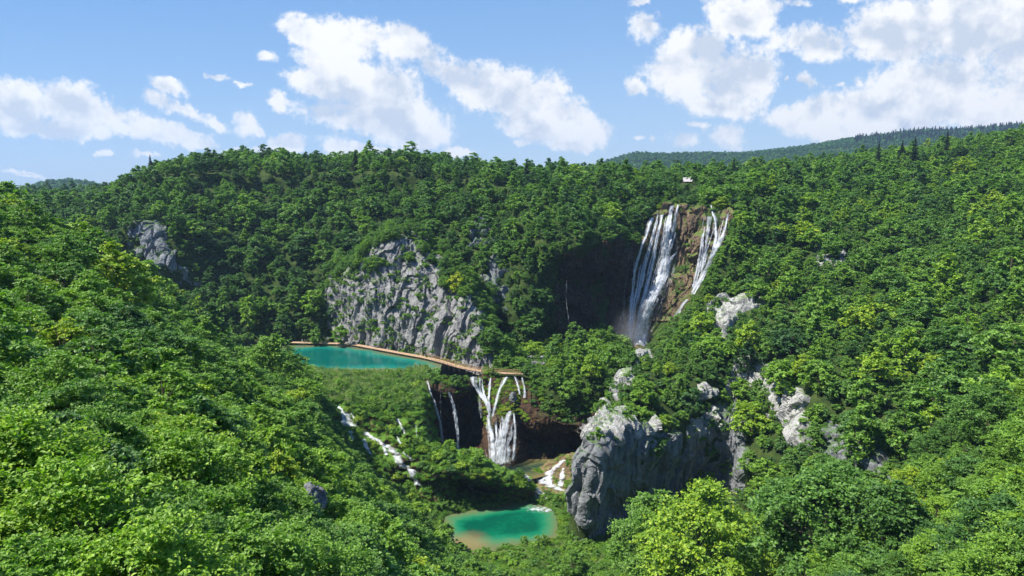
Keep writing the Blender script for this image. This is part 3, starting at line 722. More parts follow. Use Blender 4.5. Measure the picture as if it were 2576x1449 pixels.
# ------------------------------------------------------------------ water sheets
def water_sheet(name, pts, z, mat, scale, n=90, lab=None, clip=None, shoal=None):
    pts = np.array(pts); x0, y0 = pts[:, :2].min(0); x1, y1 = pts[:, :2].max(0)
    X, Y = np.meshgrid(np.linspace(x0, x1, n), np.linspace(y0, y1, n), indexing='ij')
    d = make_poly_dist(pts, scale)(X, Y)
    if clip is not None: K = d > -clip; K = K[:-1, :-1] & K[1:, :-1] & K[1:, 1:] & K[:-1, 1:]
    else: K = None
    e = np.zeros_like(d)
    if shoal is not None: e = shoal[2] * np.exp(-((X - shoal[0]) ** 2 + (Y - shoal[1]) ** 2) / shoal[3] ** 2); d = d - .45 * e
    pr = {'kind': 'structure'}
    if lab: pr['label'] = lab
    me = mesh_np(name, np.stack([X, Y, np.full_like(X, z)], -1).reshape(-1, 3), quads(n, n, K), [mat], True, attrs={'depth': np.clip(d, 0, 1).ravel(), 'shoal': (np.clip(e, 0, 1) - (.26 if shoal is not None else 1)).ravel()})
    return link(name, me, None, **pr)
zl = 100 - 67.6
lake_pts = [atz(u, v, -67.6) for u, v in [(700,880),(760,872),(820,869),(880,872),(940,884),(1000,893),(1060,905),(1110,922),(1060,932),(1000,932),(940,930),(880,933),(830,936),(790,930),(720,925)]]
water_sheet('upper_lake', [p + np.array([0, 0, 0]) for p in lake_pts] , zl, M_lake, 9.0, lab='turquoise upper lake beside the boardwalk')
sh = atz(1180, 1362, -97)
water_sheet('lower_pool', pool_pts, 3.0, M_pool, 6.5, shoal=(sh[0], sh[1], .72, 7.0), clip=.5, lab='emerald lower pool')
plunge = [atz(u, v, -93) for u, v in [(1180,1190),(1200,1160),(1330,1155),(1480,1155),(1480,1175),(1380,1192),(1330,1204),(1260,1200)]]
water_sheet('plunge_pool', plunge, 7.0, M_stream, 9.0, clip=.12, lab='dark pool at the foot of the central falls')
up = [atz(u, v, -71.2) for u, v in [(1280,905),(1330,860),(1600,855),(1660,880),(1600,900),(1400,905)]]
water_sheet('stream', up, 100 - 71.2, M_stream, 12.0, lab='pool at the foot of the great fall')

# ------------------------------------------------------------------ plants
def leaf_faces(c, nrm, size, rng, aspect=1.6, fold=False):
    """one rhombic leaf (or leaf spray) per centre; returns V, T"""
    n = len(c)
    nrm = nrm / (np.linalg.norm(nrm, axis=1)[:, None] + 1e-9)
    a = np.cross(nrm, rng.normal(size=(n, 3))); a /= (np.linalg.norm(a, axis=1)[:, None] + 1e-9)
    b = np.cross(nrm, a)
    s = (size * rng.uniform(0.6, 1.3, n))[:, None]
    l = a * s * 0.5 * aspect; w = b * s * 0.5
    if fold:
        up = nrm * s * 0.16
        V = np.stack([c - l, c - l*0.25 + w + up, c + l*0.45 + w*0.75 + up, c + l*1.15 - up, c + l*0.45 - w*0.75 + up, c - l*0.25 - w + up, c + l*0.1], 1)
        T = np.array([(0,1,6), (1,2,6), (2,3,6), (3,4,6), (4,5,6), (5,0,6)][::-1]) [:, ::-1]
        k = 7
    else:
        V = np.stack([c - l, c + w*0.9 - l*0.1, c + l, c - w*0.9 + l*0.1 + nrm*s*0.15], 1)
        T = np.array([(0, 1, 2), (0, 2, 3)]); k = 4
    Tn = (np.arange(n) * k)[:, None, None] + T[None]
    return V.reshape(-1, 3), Tn.reshape(-1, 3)
def limb_tree(mb, h, r, lobes, rng, tr, nl=9, k=5, lean=0.0):
    top = np.array([rng.normal() * lean, rng.normal() * lean, h * 0.72])
    pts = [np.array([0, 0, -1.0])] + [top * t + np.array([rng.normal(), rng.normal(), 0]) * 0.03 * h * t for t in (0.15, 0.35, 0.6, 1.0)]
    mb.tube(pts, [tr * 1.5, tr * 1.05, tr * 0.85, tr * 0.6, tr * 0.15], k + 1)
    idx = rng.choice(len(lobes), min(nl, len(lobes)), replace=False)
    for i in idx:
        e = lobes[i]; t = np.clip((e[2] / h) * 0.62 * rng.uniform(0.7, 1.0), 0.12, 0.68)
        b = top * (t / 0.72); m = (b + e) / 2 + np.array([0, 0, -0.04 * h]) + rng.normal(size=3) * 0.02 * h
        mb.tube([b, m, e], [tr * 0.42, tr * 0.26, tr * 0.07], k, cap=False)
def broadleaf(seed, h, r, nlobes, nleaf, leaf, base=0.22, fold=False, flat=0.62, layered=0.0, tr=0.16, shape=1.0, nl=9):
    rng = np.random.RandomState(seed)
    # lobe centres fill an uneven egg
    cen = []
    while len(cen) < nlobes:
        q = rng.uniform(-1, 1, 3)
        d = np.linalg.norm(q)
        if d > 1 or d < 0.4: continue
        z = base * h + (q[2] + 1) / 2 * (h * 0.93 - base * h)
        t = (q[2] + 1) / 2
        wid = (1 - 0.55 * max(0, t - 0.45) / 0.55 * shape) * (0.72 + 0.28 * min(1, t / 0.3))
        an = math.atan2(q[1], q[0]); w2 = 1 + 0.22 * math.sin(2 * an + seed) + 0.15 * math.sin(3 * an + 2.1 * seed)
        cen.append((q[0] * r * wid * w2, q[1] * r * wid * w2, z))
    cen = np.array(cen)
    # leaves sit along shoots that leave a branch end in all directions, mostly outwards and up
    ns = max(5, int(nleaf / nlobes / 11)); per = int(nleaf / (nlobes * ns))
    out = cen - np.array([0, 0, h * 0.42]); out /= np.linalg.norm(out, axis=1)[:, None]
    ll = r * rng.uniform(0.26, 0.52, nlobes)
    d = rng.normal(size=(nlobes, ns, 3)) * 0.62 + out[:, None] * 0.55 + np.array([0, 0, 0.25]); d /= np.linalg.norm(d, axis=2)[..., None]
    d = d * np.array([1, 1, flat]); L = ll[:, None] * rng.uniform(0.55, 1.15, (nlobes, ns))
    t = rng.uniform(0.12, 1.0, (nlobes, ns, per)) ** 0.8
    P = cen[:, None, None] + d[:, :, None] * (L[..., None] * t)[..., None]
    P[..., 2] -= 0.22 * L[..., None] * t ** 2
    P = P + rng.normal(size=P.shape) * np.array([1, 1, .45]) * leaf * (0.75 if fold else 0.5)
    if layered: P[..., 2] += 0.0
    nr = np.broadcast_to(d[:, :, None] * 0.25 + np.array([0, 0, 0.8]) + rng.normal(size=(nlobes, ns, 1, 3)) * 0.30, P.shape) + rng.normal(size=P.shape) * 0.34
    P = P.reshape(-1, 3); nr = nr.reshape(-1, 3)
    V, T = leaf_faces(P, nr, leaf, rng, 1.5, fold)
    mb = MB(); limb_tree(mb, h, r, cen, rng, tr, nl, lean=0.05 * h)
    return (V, T), (np.concatenate(mb.V), np.concatenate(mb.T))
def spruce(seed, h, r, n, leaf):
    rng = np.random.RandomState(seed); P = []; N = []
    tiers = int(h * 2.2)
    for k in range(tiers):
        t = k / tiers; z = h * (0.08 + 0.9 * t); rr = r * (1 - t) ** 0.85 * rng.uniform(0.8, 1.12) + 0.1
        nb = max(5, int(14 * (1 - t) + 4))
        for b in range(nb):
            an = rng.uniform(0, 6.283); L = rr * rng.uniform(0.7, 1.15); m = max(3, int(n * L / (tiers * nb * r) * 1.9))
            s = rng.uniform(0.08, 1, m)
            x = s * L; side = rng.normal(size=m) * 0.13 * L * (1.2 - s)
            zz = z - 0.22 * x - 0.05 * x * x / (r) + 0.10 * L * s ** 3 + rng.normal(size=m) * 0.07
            P.append(np.stack([x * math.cos(an) - side * math.sin(an), x * math.sin(an) + side * math.cos(an), zz], 1))
            N.append(np.stack([math.cos(an) * 0.3 + rng.normal(size=m) * .35, math.sin(an) * 0.3 + rng.normal(size=m) * .35, np.ones(m)], 1))
    P = np.concatenate(P); N = np.concatenate(N)
    P = np.concatenate([P, np.stack([rng.normal(size=40) * .06, rng.normal(size=40) * .06, rng.uniform(h * .9, h * 1.03, 40)], 1)])
    N = np.concatenate([N, rng.normal(size=(40, 3))])
    V, T = leaf_faces(P, N, leaf, rng, 1.8)
    mb = MB(); mb.tube([(0, 0, -1), (0, 0, h * .5), (0, 0, h)], [0.02 * h + .05, 0.012 * h, 0.02], 6)
    return (V, T), (np.concatenate(mb.V), np.concatenate(mb.T))
def tuft(seed, h, spread, nb, w, droop=0.5, tri=3):
    rng = np.random.RandomState(seed); V = []; T = []
    for i in range(nb):
        an = rng.uniform(0, 6.283); L = h * rng.uniform(0.6, 1.15); o = rng.normal(size=2) * spread * 0.28
        dx, dy = math.cos(an), math.sin(an); ww = w * rng.uniform(0.7, 1.3); k = len(V)
        for j in range(tri + 1):
            t = j / tri; out = spread * droop * t ** 1.6; z = L * (t - 0.45 * droop * t * t)
            wj = ww * (1 - t) * 0.5
            V += [(o[0] + dx * out - dy * wj, o[1] + dy * out + dx * wj, z), (o[0] + dx * out + dy * wj, o[1] + dy * out - dx * wj, z)]
        for j in range(tri): a = k + 2 * j; T += [(a, a + 1, a + 3), (a, a + 3, a + 2)]
    return (np.array(V), np.array(T))
def cushion(seed, r, h, n, leaf):
    rng = np.random.RandomState(seed); d = rng.normal(size=(n, 3)); d /= np.linalg.norm(d, axis=1)[:, None]; d[:, 2] = np.abs(d[:, 2])
    P = d * (r, r, h) * (1 + 0.12 * rng.normal(size=(n, 1))); N = d + rng.normal(size=(n, 3)) * .5
    P[:, 2] -= 0.15 * h
    return leaf_faces(P, N + (0, 0, .3), leaf, rng, 2.0)

LIB = {}      # key -> dict(crown mesh, trunk mesh, merged mesh, h, r)
def reg(key, kind, gen, leafmat, h, r, bark=True):
    (V, T), (V2, T2) = gen
    nm = {'tree': 'crown', 'bush': 'foliage'}.get(kind, 'crown')
    cm = mesh_np('crown', V, T, [leafmat], False); tm = mesh_np('trunk', V2, T2, [M_bark], True)
    mg = mesh_np(kind, np.concatenate([V, V2]), np.concatenate([T, T2 + len(V)]), [leafmat, M_bark], False, midx=np.concatenate([np.zeros(len(T)), np.ones(len(T2))]))
    LIB[key] = dict(c=cm, t=tm, m=mg, h=h, r=r)
def regs(key, gen, mat, h, r): LIB[key] = dict(m=mesh_np(key, gen[0], gen[1], [mat], False), h=h, r=r)
FARK, MIDK, NEARK, BUSHK = [], [], [], []
for i, (h, r, sh, fl, ly) in enumerate([(8.5, 3.6, 1.0, .62, 0), (9.5, 3.4, 1.3, .55, .9), (7.5, 3.8, .7, .6, 0), (8.0, 3.2, 1.0, .7, 0), (10.5, 3.9, 1.2, .6, .8), (7.0, 3.0, .9, .7, 0), (11.0, 2.6, 1.5, .7, 0), (6.0, 4.0, .6, .5, 0)]):
    k = 'far%d' % i; reg(k, 'tree', broadleaf(100 + i, h, r, [40, 40, 42, 36, 46, 34, 46, 44][i], [4600, 4200, 4800, 3000, 5200, 2600, 4400, 3800][i], 0.37, shape=sh, flat=fl, layered=ly, base=.12), M_leaf, h, r); FARK.append(k)
for i, (h, r, sh, fl, ly) in enumerate([(8.0, 3.4, 1.0, .6, 0), (9.0, 3.2, 1.2, .55, .7), (7.0, 3.5, .7, .6, 0), (8.0, 3.0, 1.0, .65, .5), (9.0, 3.8, 1.1, .6, 0)]):
    k = 'mid%d' % i; reg(k, 'tree', broadleaf(200 + i, h, r, 60, 13000, 0.205, shape=sh, flat=fl, layered=ly, base=.12, nl=16), M_leaf, h, r); MIDK.append(k)
for i, (h, r, lf, fl) in enumerate([(5.5, 2.6, .090, .55), (6.0, 2.4, .075, .5), (5.0, 2.7, .105, .55), (5.5, 2.2, .082, .6)]):
    k = 'near%d' % i; reg(k, 'tree', broadleaf(300 + i, h, r, 110, [27000, 34000, 21000, 29000][i], lf, fold=True, flat=fl, base=.1, tr=.07, nl=50, shape=.8), M_leaf, h, r); NEARK.append(k)
BIGK = []
for i, (h, r, sh, fl) in enumerate([(22, 8.2, 1.0, .6), (20, 7.6, 1.2, .6), (18, 8.0, .8, .6)]):
    k = 'big%d' % i; reg(k, 'tree', broadleaf(800 + i, h, r, 100, 32000, 0.34, shape=sh, flat=fl, base=.08, nl=24, tr=.3), M_leaf, h, r); BIGK.append(k)
for i, (h, r) in enumerate([(2.2, 1.5), (1.6, 1.3), (2.8, 1.5), (1.2, 1.1)]):
    k = 'bush%d' % i; reg(k, 'bush', broadleaf(400 + i, h, r, 16, 1300, 0.22, base=.02, flat=.8, tr=.04, nl=4, shape=.8), M_leaf, h, r); BUSHK.append(k)
for i, h in enumerate([14.0, 12.0]): reg('spruce%d' % i, 'tree', spruce(500 + i, h, 2.9, 5200, 0.34), M_spruce, h, 2.9)
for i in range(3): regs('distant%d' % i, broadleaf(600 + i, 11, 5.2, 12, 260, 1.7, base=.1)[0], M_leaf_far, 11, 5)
regs('distant_spruce', spruce(620, 16, 3.2, 500, 1.1)[0], M_spruce, 16, 3)
for i in range(3): regs('reed%d' % i, tuft(700 + i, 1.3, .9, 70, .05, .45), M_grass, 1.3, .6)
for i in range(3): regs('tussock%d' % i, tuft(710 + i, .9, 1.1, 110, .055, 1.0, 4), M_moss, .8, .8)
for i in range(3): regs('cushion%d' % i, cushion(720 + i, .9, .65, 420, .16), M_moss, .7, .9)

# ------------------------------------------------------------------ falling water
FALLPATHS = []
def smooth_path(pts, n):
    pts = np.array(pts, float); d = np.r_[0, np.cumsum(np.linalg.norm(np.diff(pts[:, :2], axis=0), axis=1))]
    t = np.linspace(0, d[-1], n)
    P = np.stack([np.interp(t, d, pts[:, k]) for k in range(pts.shape[1])], 1)
    K = np.array([1, 2, 3, 2, 1.]); K /= K.sum()
    for k in range(pts.shape[1]):
        q = np.pad(P[:, k], 2, mode='edge'); q = np.convolve(q, K, 'valid'); q[0] = P[0, k]; q[-1] = P[-1, k]; P[:, k] = q
    return P
def ribbon(path, keys, push, free=True, seed=0, k=11, layers=3, wob=0.16):
    """a sheet of water following the rock behind it; widths are in picture units at that distance"""
    L = sum(math.dist(a[:2], b[:2]) for a, b in zip(path, path[1:])); n = max(8, int(L / 3.0))
    Q = smooth_path(path, n); FALLPATHS.append(Q)
    D = np.full(n, np.nan)
    for i in range(n):
        ds = []
        for o in (-.3, 0, .3):
            h = cast(Q[i, 0] + o * Q[i, 2], Q[i, 1], keys)
            if h is not None: ds.append(h[0].y)
        if ds: D[i] = min(ds)
    g = ~np.isnan(D); D = np.interp(np.arange(n), np.nonzero(g)[0], D[g])
    if free: D = np.minimum.accumulate(D)
    for _ in range(3 if not free else 6): D = np.convolve(np.pad(D, 1, mode='edge'), [.25, .5, .25], 'valid')
    Vs, Fs, E, UV = [], [], [], []; off = 0; r = np.random.RandomState(seed + 5)
    if not free:                                   # tumbling water lies on the ground point by point
        wv = 1 + .45 * pn(np.stack([np.arange(n) * .31, 0 * Q[:, 0], 0 * Q[:, 0]], -1), 1, seed * 1.7); ud = Q[:, 0] + 3.0 * pn(np.stack([np.arange(n) * .23, 0 * Q[:, 0], 0 * Q[:, 0]], -1), 1, seed * 2.3 + 4)
        s = np.linspace(-1, 1, k); X = np.zeros((n, k, 3))
        for i in range(n):
            hw = Q[i, 2] * wv[i] * 1.15
            for j in range(k):
                h = cast(ud[i] + s[j] * hw, Q[i, 1] + abs(s[j]) * 1.5, keys); dd = h[0].y if h is not None and abs(h[0].y - D[i]) < 3.5 else D[i]
                X[i, j] = at(ud[i] + s[j] * hw, Q[i, 1] + abs(s[j]) * 1.5, dd)
        X = X + np.array([0, -push * .5, push * .35])
        L3 = np.r_[0, np.cumsum(np.linalg.norm(np.diff(X[:, k // 2], axis=0), axis=1))]; wm = Q[:, 2] / F * D
        return X.reshape(-1, 3), quads(n, k), np.broadcast_to(1 - np.abs(s) ** 1.6, (n, k)).ravel(), np.stack([s[None] * wm[:, None] + seed, L3[:, None] + 0 * s[None]], -1).reshape(-1, 2)
    for l in range(layers):
        C0 = at(Q[:, 0], Q[:, 1], D - push - 0.45 * l)
        wid = Q[:, 2] / F * D * ((1.5 if free else 2.1) if l == 0 else 0.85)
        along = np.r_[0, np.cumsum(np.linalg.norm(np.diff(C0, axis=0), axis=1))]
        s = np.linspace(-1, 1, k); ph = r.uniform(0, 50)
        wl = 1 + 0.35 * np.interp(along, np.arange(0, along[-1] + 8, 2.2), r.uniform(-1, 1, len(np.arange(0, along[-1] + 8, 2.2))))
        side = 0 if l == 0 else r.uniform(-.32, .32)
        X = C0[:, None, :] + np.stack([side * wid[:, None] + s[None] * (wid * 0.56 * wl)[:, None], -(1 - s[None] ** 2) * (wid * 0.18)[:, None] - 0 * s[None], 0 * s[None] * wid[:, None]], -1)
        X = X + wob * np.stack([pn(X, .9, ph), pn(X, .9, ph + 7) * 3, 0 * X[..., 0]], -1)
        Vs.append(X.reshape(-1, 3)); Fs.append(quads(n, k) + off); off += n * k
        E.append(np.broadcast_to(1 - np.abs(s) ** 1.3, (n, k)).ravel()); UV.append(np.stack([(s[None] * wid[:, None] * .5 + ph), along[:, None] + 0 * s[None] + ph], -1).reshape(-1, 2))
    return np.concatenate(Vs), np.concatenate(Fs), np.concatenate(E), np.concatenate(UV)
def waterfall(name, label, streams, cat='waterfall', group=None):
    """streams: (path, keys, push, material, free)"""
    e = bpy.data.objects.new(name, None); C.objects.link(e)
    h = cast(streams[0][0][-1][0], streams[0][0][-1][1], streams[0][1]); base = Vector(h[0]) if h else Vector((0, 0, 0))
    e.location = base; e['label'] = label; e['category'] = cat
    if group: e['group'] = group
    for i, (p, keys, push, mat, free) in enumerate(streams):
        V, Fc, E, UV = ribbon(p, keys, push, free, seed=i * 3 + len(name))
        me = mesh_np('stream', V - np.array(base), Fc, [mat], True, attrs={'edge': E}, uv=UV)
        link('stream', me, e)
    return e
def threads(A, B, n, keys, wid, mat, seed, push=1.2):
    """thin strands of water between two neighbouring arms"""
    r = np.random.RandomState(seed); PA = smooth_path(A, 24); PB = smooth_path(B, 24); out = []
    for i in range(n):
        t = r.uniform(0, 1); P = PA * (1 - t) + PB * t; a = int(r.uniform(0, 12)); b = int(min(24, a + r.uniform(7, 20)))
        P = P[a:b:2].copy()
        if len(P) < 3: continue
        P[:, 0] += np.cumsum(r.normal(size=len(P)) * .8); P[:, 2] = wid * r.uniform(.5, 1.3) * np.linspace(.5, 1.2, len(P))
        out.append(([tuple(q) for q in P], keys, push, mat, True))
    return out
GW = ['W', 'V', 'B']
def GS(*p, mat=None, push=1.0, free=True): return (list(p), GW, push, mat or M_fall_big, free)
waterfall('waterfall', 'tallest waterfall, white streams slanting down the sunlit brown tufa wall', [
 GS((1692,517,9),(1683,547,13),(1676,592,17),(1670,644,20),(1661,696,23),(1647,731,27),(1632,769,29),(1618,811,32),(1611,846,34),(1606,872,38), push=2.2),
 GS((1705,515,6),(1699,540,10),(1694,568,10),(1686,600,8),(1680,640,6)),
 GS((1640,547,8),(1631,568,13),(1626,592,10),(1616,610,8),(1607,644,8),(1598,672,11),(1594,700,11),(1590,741,10),(1586,775,10),(1584,840,14)),
 GS((1666,540,7),(1661,568,10),(1652,599,11),(1647,630,9),(1642,662,9),(1635,686,9),(1628,714,9),(1619,748,8),(1607,783,8),(1602,860,10)),
 GS((1703,634,7),(1686,651,10),(1677,686,10),(1670,710,9),(1654,738,9), push=1.6),
 GS((1700,585,5),(1690,613,6),(1681,644,6),(1677,680,6)),
 GS((1614,672,6),(1607,700,6),(1602,727,7),(1600,750,7),(1598,800,7), mat=M_thin),
 GS((1686,703,5),(1668,724,6),(1657,748,6),(1648,790,5), mat=M_thin),
 GS((1655,535,4),(1650,570,6),(1645,610,6),(1640,640,4), mat=M_thin),
 GS((1596,760,10),(1590,800,16),(1584,840,22),(1582,868,28), mat=M_thin, push=2.6)]
 + threads([(1640,547,4),(1616,610,4),(1597,672,4),(1586,775,4),(1582,860,4)], [(1683,530,4),(1668,644,4),(1645,731,4),(1614,811,4),(1600,868,4)], 14, GW, 4.5, M_fall_big, 3)
 + threads([(1683,530,4),(1668,644,4),(1645,731,4),(1614,811,4),(1604,868,4)], [(1712,530,4),(1704,634,4),(1685,720,4),(1655,800,4),(1625,860,4)], 16, GW, 4.0, M_thin, 4))
waterfall('waterfall', 'right arm of the tall waterfall, fanning out then sliding behind the trees', [
 GS((1832,538,5),(1825,575,8),(1815,603,14),(1801,630,16),(1787,658,18),(1776,679,16),(1760,707,14),(1742,734,10)),
 GS((1788,516,4),(1793,540,7),(1799,552,8),(1801,590,8),(1797,625,10)),
 GS((1771,545,6),(1766,575,7),(1763,630,9),(1757,658,11),(1752,686,9), mat=M_thin),
 GS((1784,545,8),(1780,575,8),(1776,610,8),(1773,644,11),(1764,684,11)),
 GS((1813,542,5),(1809,575,7),(1804,603,8), mat=M_thin)]
 + threads([(1768,545,4),(1762,610,4),(1750,690,4),(1738,740,4)], [(1832,540,4),(1810,610,4),(1780,680,4),(1748,740,4)], 20, GW, 4.0, M_fall_big, 5))
waterfall('waterfall', 'short white spout low on the tufa wall between trees, right of the tallest fall', [
 GS((1729,753,6),(1712,773,12),(1702,793,13),(1693,824,12), push=2.0)])
waterfall('waterfall', 'faint thin trickles down the dark shaded wall left of the tallest fall', [
 GS((1434,660,2),(1426,696,3.5),(1424,741,3.5),(1426,770,3.5),(1433,822,4), mat=M_thin),
 GS((1583,641,3),(1578,679,4),(1571,731,5),(1569,766,6),(1566,838,8), mat=M_thin),
 GS((1568,783,4),(1557,814,6),(1550,842,6), mat=M_thin), GS((1534,775,3),(1529,835,5), mat=M_thin), GS((1551,762,2),(1547,838,3), mat=M_thin)])
CW = ['F']
def CS(*p, mat=None, push=0.9, free=True, keys=CW): return (list(p), keys, push, mat or M_fall, free)
waterfall('waterfall', 'central waterfall of several arms joining into a broad white veil below the boardwalk', [
 CS((1191,947,14),(1194,966,16),(1203,982,17),(1214,996,16),(1225,1013,14),(1231,1035,9),(1231,1048,9), push=1.5),
 CS((1208,949,7),(1208,982,9)),
 CS((1234,950,4),(1231,977,7),(1228,1002,7),(1232,1032,6)),
 CS((1274,948,9),(1266,963,11),(1257,977,8),(1252,999,9),(1244,1027,9),(1238,1049,9), push=1.4),
 CS((1294,947,8),(1300,962,8),(1305,975,6),(1308,992,7)),
 CS((1228,1044,12),(1231,1071,16),(1236,1096,19),(1240,1124,24),(1243,1160,30), push=1.8),
 CS((1286,1033,12),(1279,1046,24),(1273,1063,36),(1269,1091,46),(1267,1127,52),(1265,1162,58), push=2.2, mat=M_veil),
 CS((1292,1040,7),(1296,1075,10),(1295,1115,9),(1290,1158,9), push=2.6),
 CS((1207,1000,10),(1207,1030,12),(1210,1050,12), mat=M_thin)]
 + threads([(1192,950,3),(1196,985,3),(1215,1020,3),(1228,1050,3)], [(1212,950,3),(1216,985,3),(1230,1020,3),(1234,1050,3)], 8, CW, 4.0, M_fall, 6)
 + threads([(1240,1050,3),(1245,1100,3),(1238,1160,3)], [(1296,1045,3),(1300,1100,3),(1298,1160,3)], 14, CW, 4.5, M_fall, 7, 2.8))
waterfall('waterfall', 'small spout falling between bushes right of the central waterfall', [
 CS((1313,950,4),(1318,968,6),(1321,985,7),(1320,1000,8), keys=['F', 'G'])])
AL = [((1075,958,5),(1083,990,5),(1093,1007,6),(1099,1035,8),(1107,1063,9),(1112,1112,10)), ((1068,1025,4),(1072,1063,7),(1082,1108,8)),
      ((1129,986,4),(1140,1013,9),(1147,1049,10),(1151,1090,9),(1152,1138,9))]
for p, lab in zip(AL, ['thin waterfall at the left end of the dark alcove, falling in two drops', 'thin slanting waterfall beside the mossy edge of the dark alcove', 'thin waterfall in the middle of the dark alcove, farthest right of the three']):
    waterfall('waterfall', lab, [CS(*p, mat=M_fall, push=2.0)], group='thin falls in the dark alcove')
waterfall('waterfall', 'faint water threads on the dark alcove wall between the thin falls', [
 CS((1107,975,2),(1108,1010,3),(1110,1050,4), mat=M_thin), CS((1193,1066,3),(1184,1090,4),(1174,1120,4), mat=M_thin), CS((1046,1066,3),(1049,1099,4), mat=M_thin, keys=['F', 'D'])])
DK = ['D', 'M', 'R']
def DS(*p, mat=None, push=0.95): return (list(p), DK, push, mat or M_casc, False)
waterfall('cascade', 'white cascade down the mossy barrier nearest the left bank, topmost of the left cascades', [
 DS((849,1022,8),(863,1033,11),(870,1049,17),(874,1066,23),(886,1073,18)), DS((882,1085,8),(888,1107,6)), DS((884,1040,4),(893,1052,5),(897,1062,4))], 'cascade')
waterfall('cascade', 'long white cascade stepping down the middle of the mossy barrier', [
 DS((921,1087,7),(932,1099,13),(943,1104,13),(960,1113,13)), DS((968,1119,15),(985,1130,13),(996,1143,13),(1004,1158,13),(1010,1170,15),(1022,1180,12),(1037,1181,11),(1043,1202,11),(1052,1222,12)), DS((1026,1172,8),(1034,1186,9),(1040,1200,8)), DS((946,1104,10),(958,1116,12),(972,1122,10)),
 DS((918,1105,7),(924,1132,11),(932,1143,7)), DS((966,1126,6),(972,1145,6))], 'cascade')
waterfall('cascade', 'thin cascades on the right of the mossy barrier beside the alcove', [
 DS((1000,1054,5),(1013,1077,5),(1021,1094,5)), DS((1016,1137,4),(1028,1148,5),(1038,1160,5)), DS((1000,1098,4),(1008,1118,4))], 'cascade')
waterfall('cascade', 'small thin fall down the dark front of the mossy mound', [DS((1095,1198,5),(1099,1220,7),(1101,1260,6), mat=M_thin, push=1.2)], 'cascade')
waterfall('cascade', 'foaming cascade running over the tufa ledge beside the grey cliff into the lower pool', [
 DS((1419,1157,7),(1400,1172,9),(1388,1183,12),(1370,1200,19),(1357,1208,16), push=.6), DS((1366,1211,18),(1388,1223,16),(1413,1234,13),(1427,1235,8), push=.6), DS((1417,1178,6),(1412,1200,8),(1410,1224,9), push=.8),
 DS((1340,1196,8),(1352,1206,12),(1366,1212,14)), DS((1380,1190,10),(1378,1206,14),(1384,1220,14)), DS((1352,1236,10),(1362,1256,9),(1358,1280,12)), DS((1350,1227,10),(1356,1246,14),(1347,1264,14),(1336,1280,16), push=.6), DS((1431,1248,9),(1424,1262,9),(1416,1278,10), push=.6), DS((1367,1240,6),(1371,1260,6),(1371,1284,8), push=.6)], 'cascade')
waterfall('cascade', 'little cascade between moss tufts right of the plunge pool', [DS((1321,1194,6),(1329,1203,8),(1337,1211,11), push=.5)], 'cascade')

def foam_patch(name, u, v, z, ru, rd, label):
    c = atz(u, v, z); n = 40; X, Y = np.meshgrid(np.linspace(-1, 1, n), np.linspace(-1, 1, n), indexing='ij')
    V = np.stack([c[0] + X * ru, c[1] + Y * rd, c[2] + .05 + .12 * np.abs(pn(np.stack([X * 6, Y * 6, 0 * X], -1)))], -1).reshape(-1, 3)
    E = np.clip(1.1 - np.hypot(X, Y), 0, 1).ravel()
    link(name, mesh_np(name, V, quads(n, n), [M_foam], True, attrs={'edge': E}, uv=V[:, :2]), None, kind='stuff', label=label)
foam_patch('foam', 1258, 1163, -92.9, 7.5, 5.5, 'white foam where the central waterfall lands')
foam_patch('foam', 1352, 1281, -96.9, 5.0, 3.0, 'white foam where the cascade enters the lower pool')
foam_patch('foam', 1385, 1284, -96.9, 3.5, 2.0, 'white foam along the far edge of the lower pool')
foam_patch('foam', 1596, 873, -71.1, 6.0, 10.0, 'white foam at the foot of the tallest waterfall')
def near_fall(u, v, m=3.0):
    for Q in FALLPATHS:
        if ((Q[:, 0] - u) ** 2 + (Q[:, 1] - v) ** 2 < (Q[:, 2] * .6 + m) ** 2).any(): return True
    return False

# ------------------------------------------------------------------ where plants stand
WALL_KEEP = [(1590,850),(1480,838),(1400,850),(1400,780),(1405,690),(1435,650),(1560,640),(1620,620),(1655,560),(1690,530),(1838,545),(1790,690),(1690,830),(1640,905)]
KEEP = [   # outlines that stay open, and the distance beyond which a tree cannot hide them
 ([(775,872),(870,866),(950,878),(1060,900),(1100,925),(1060,932),(960,930),(830,936),(790,905)], 300),     # upper lake
 ([(750,856),(900,864),(1100,896),(1240,930),(1315,928),(1318,948),(1230,945),(1090,915),(900,878),(750,874)], 300),  # boardwalk
 ([(1010,582),(1130,660),(1190,760),(1190,870),(1225,930),(1090,893),(960,870),(890,850),(860,720),(945,700),(945,610)], 262),  # limestone buttress
 (WALL_KEEP, 285), ([(1590,870),(1565,700),(1625,570),(1680,520),(1835,535),(1830,600),(1785,680),(1725,770),(1690,830),(1625,880)], 330),
 ([(755,1210),(805,1215),(810,1290),(770,1300)], 58), ([(1712,895),(1735,895),(1735,912),(1712,912)], 233),
 ([(1055,960),(1180,940),(1320,940),(1330,1010),(1320,1060),(1470,1080),(1465,1140),(1440,1180),(1430,1290),(1400,1300),(1400,1350),(1150,1380),(1140,1290),(1060,1200),(1040,1110)], 250),
 ([(820,960),(1060,930),(1100,1000),(1060,1120),(1150,1300),(1120,1300),(1030,1235),(950,1185),(860,1110),(830,1060),(820,1010)], 240),
 ([(1440,1370),(1455,1150),(1490,1085),(1700,1095),(1810,1060),(1810,1160),(1760,1180),(1640,1200),(1590,1270),(1590,1380)], 180),
 ([(1210,1385),(1400,1365),(1440,1390),(1470,1449),(1200,1449)], 200),
 ([(330,575),(400,560),(440,640),(470,700),(420,680),(345,620)], 320),
 ([(570,842),(690,842),(760,868),(700,870),(560,860)], 310),
 ([(1322,893),(1375,893),(1375,925),(1330,925)], 262), ([(1708,452),(1750,452),(1748,480),(1712,482)], 420)]
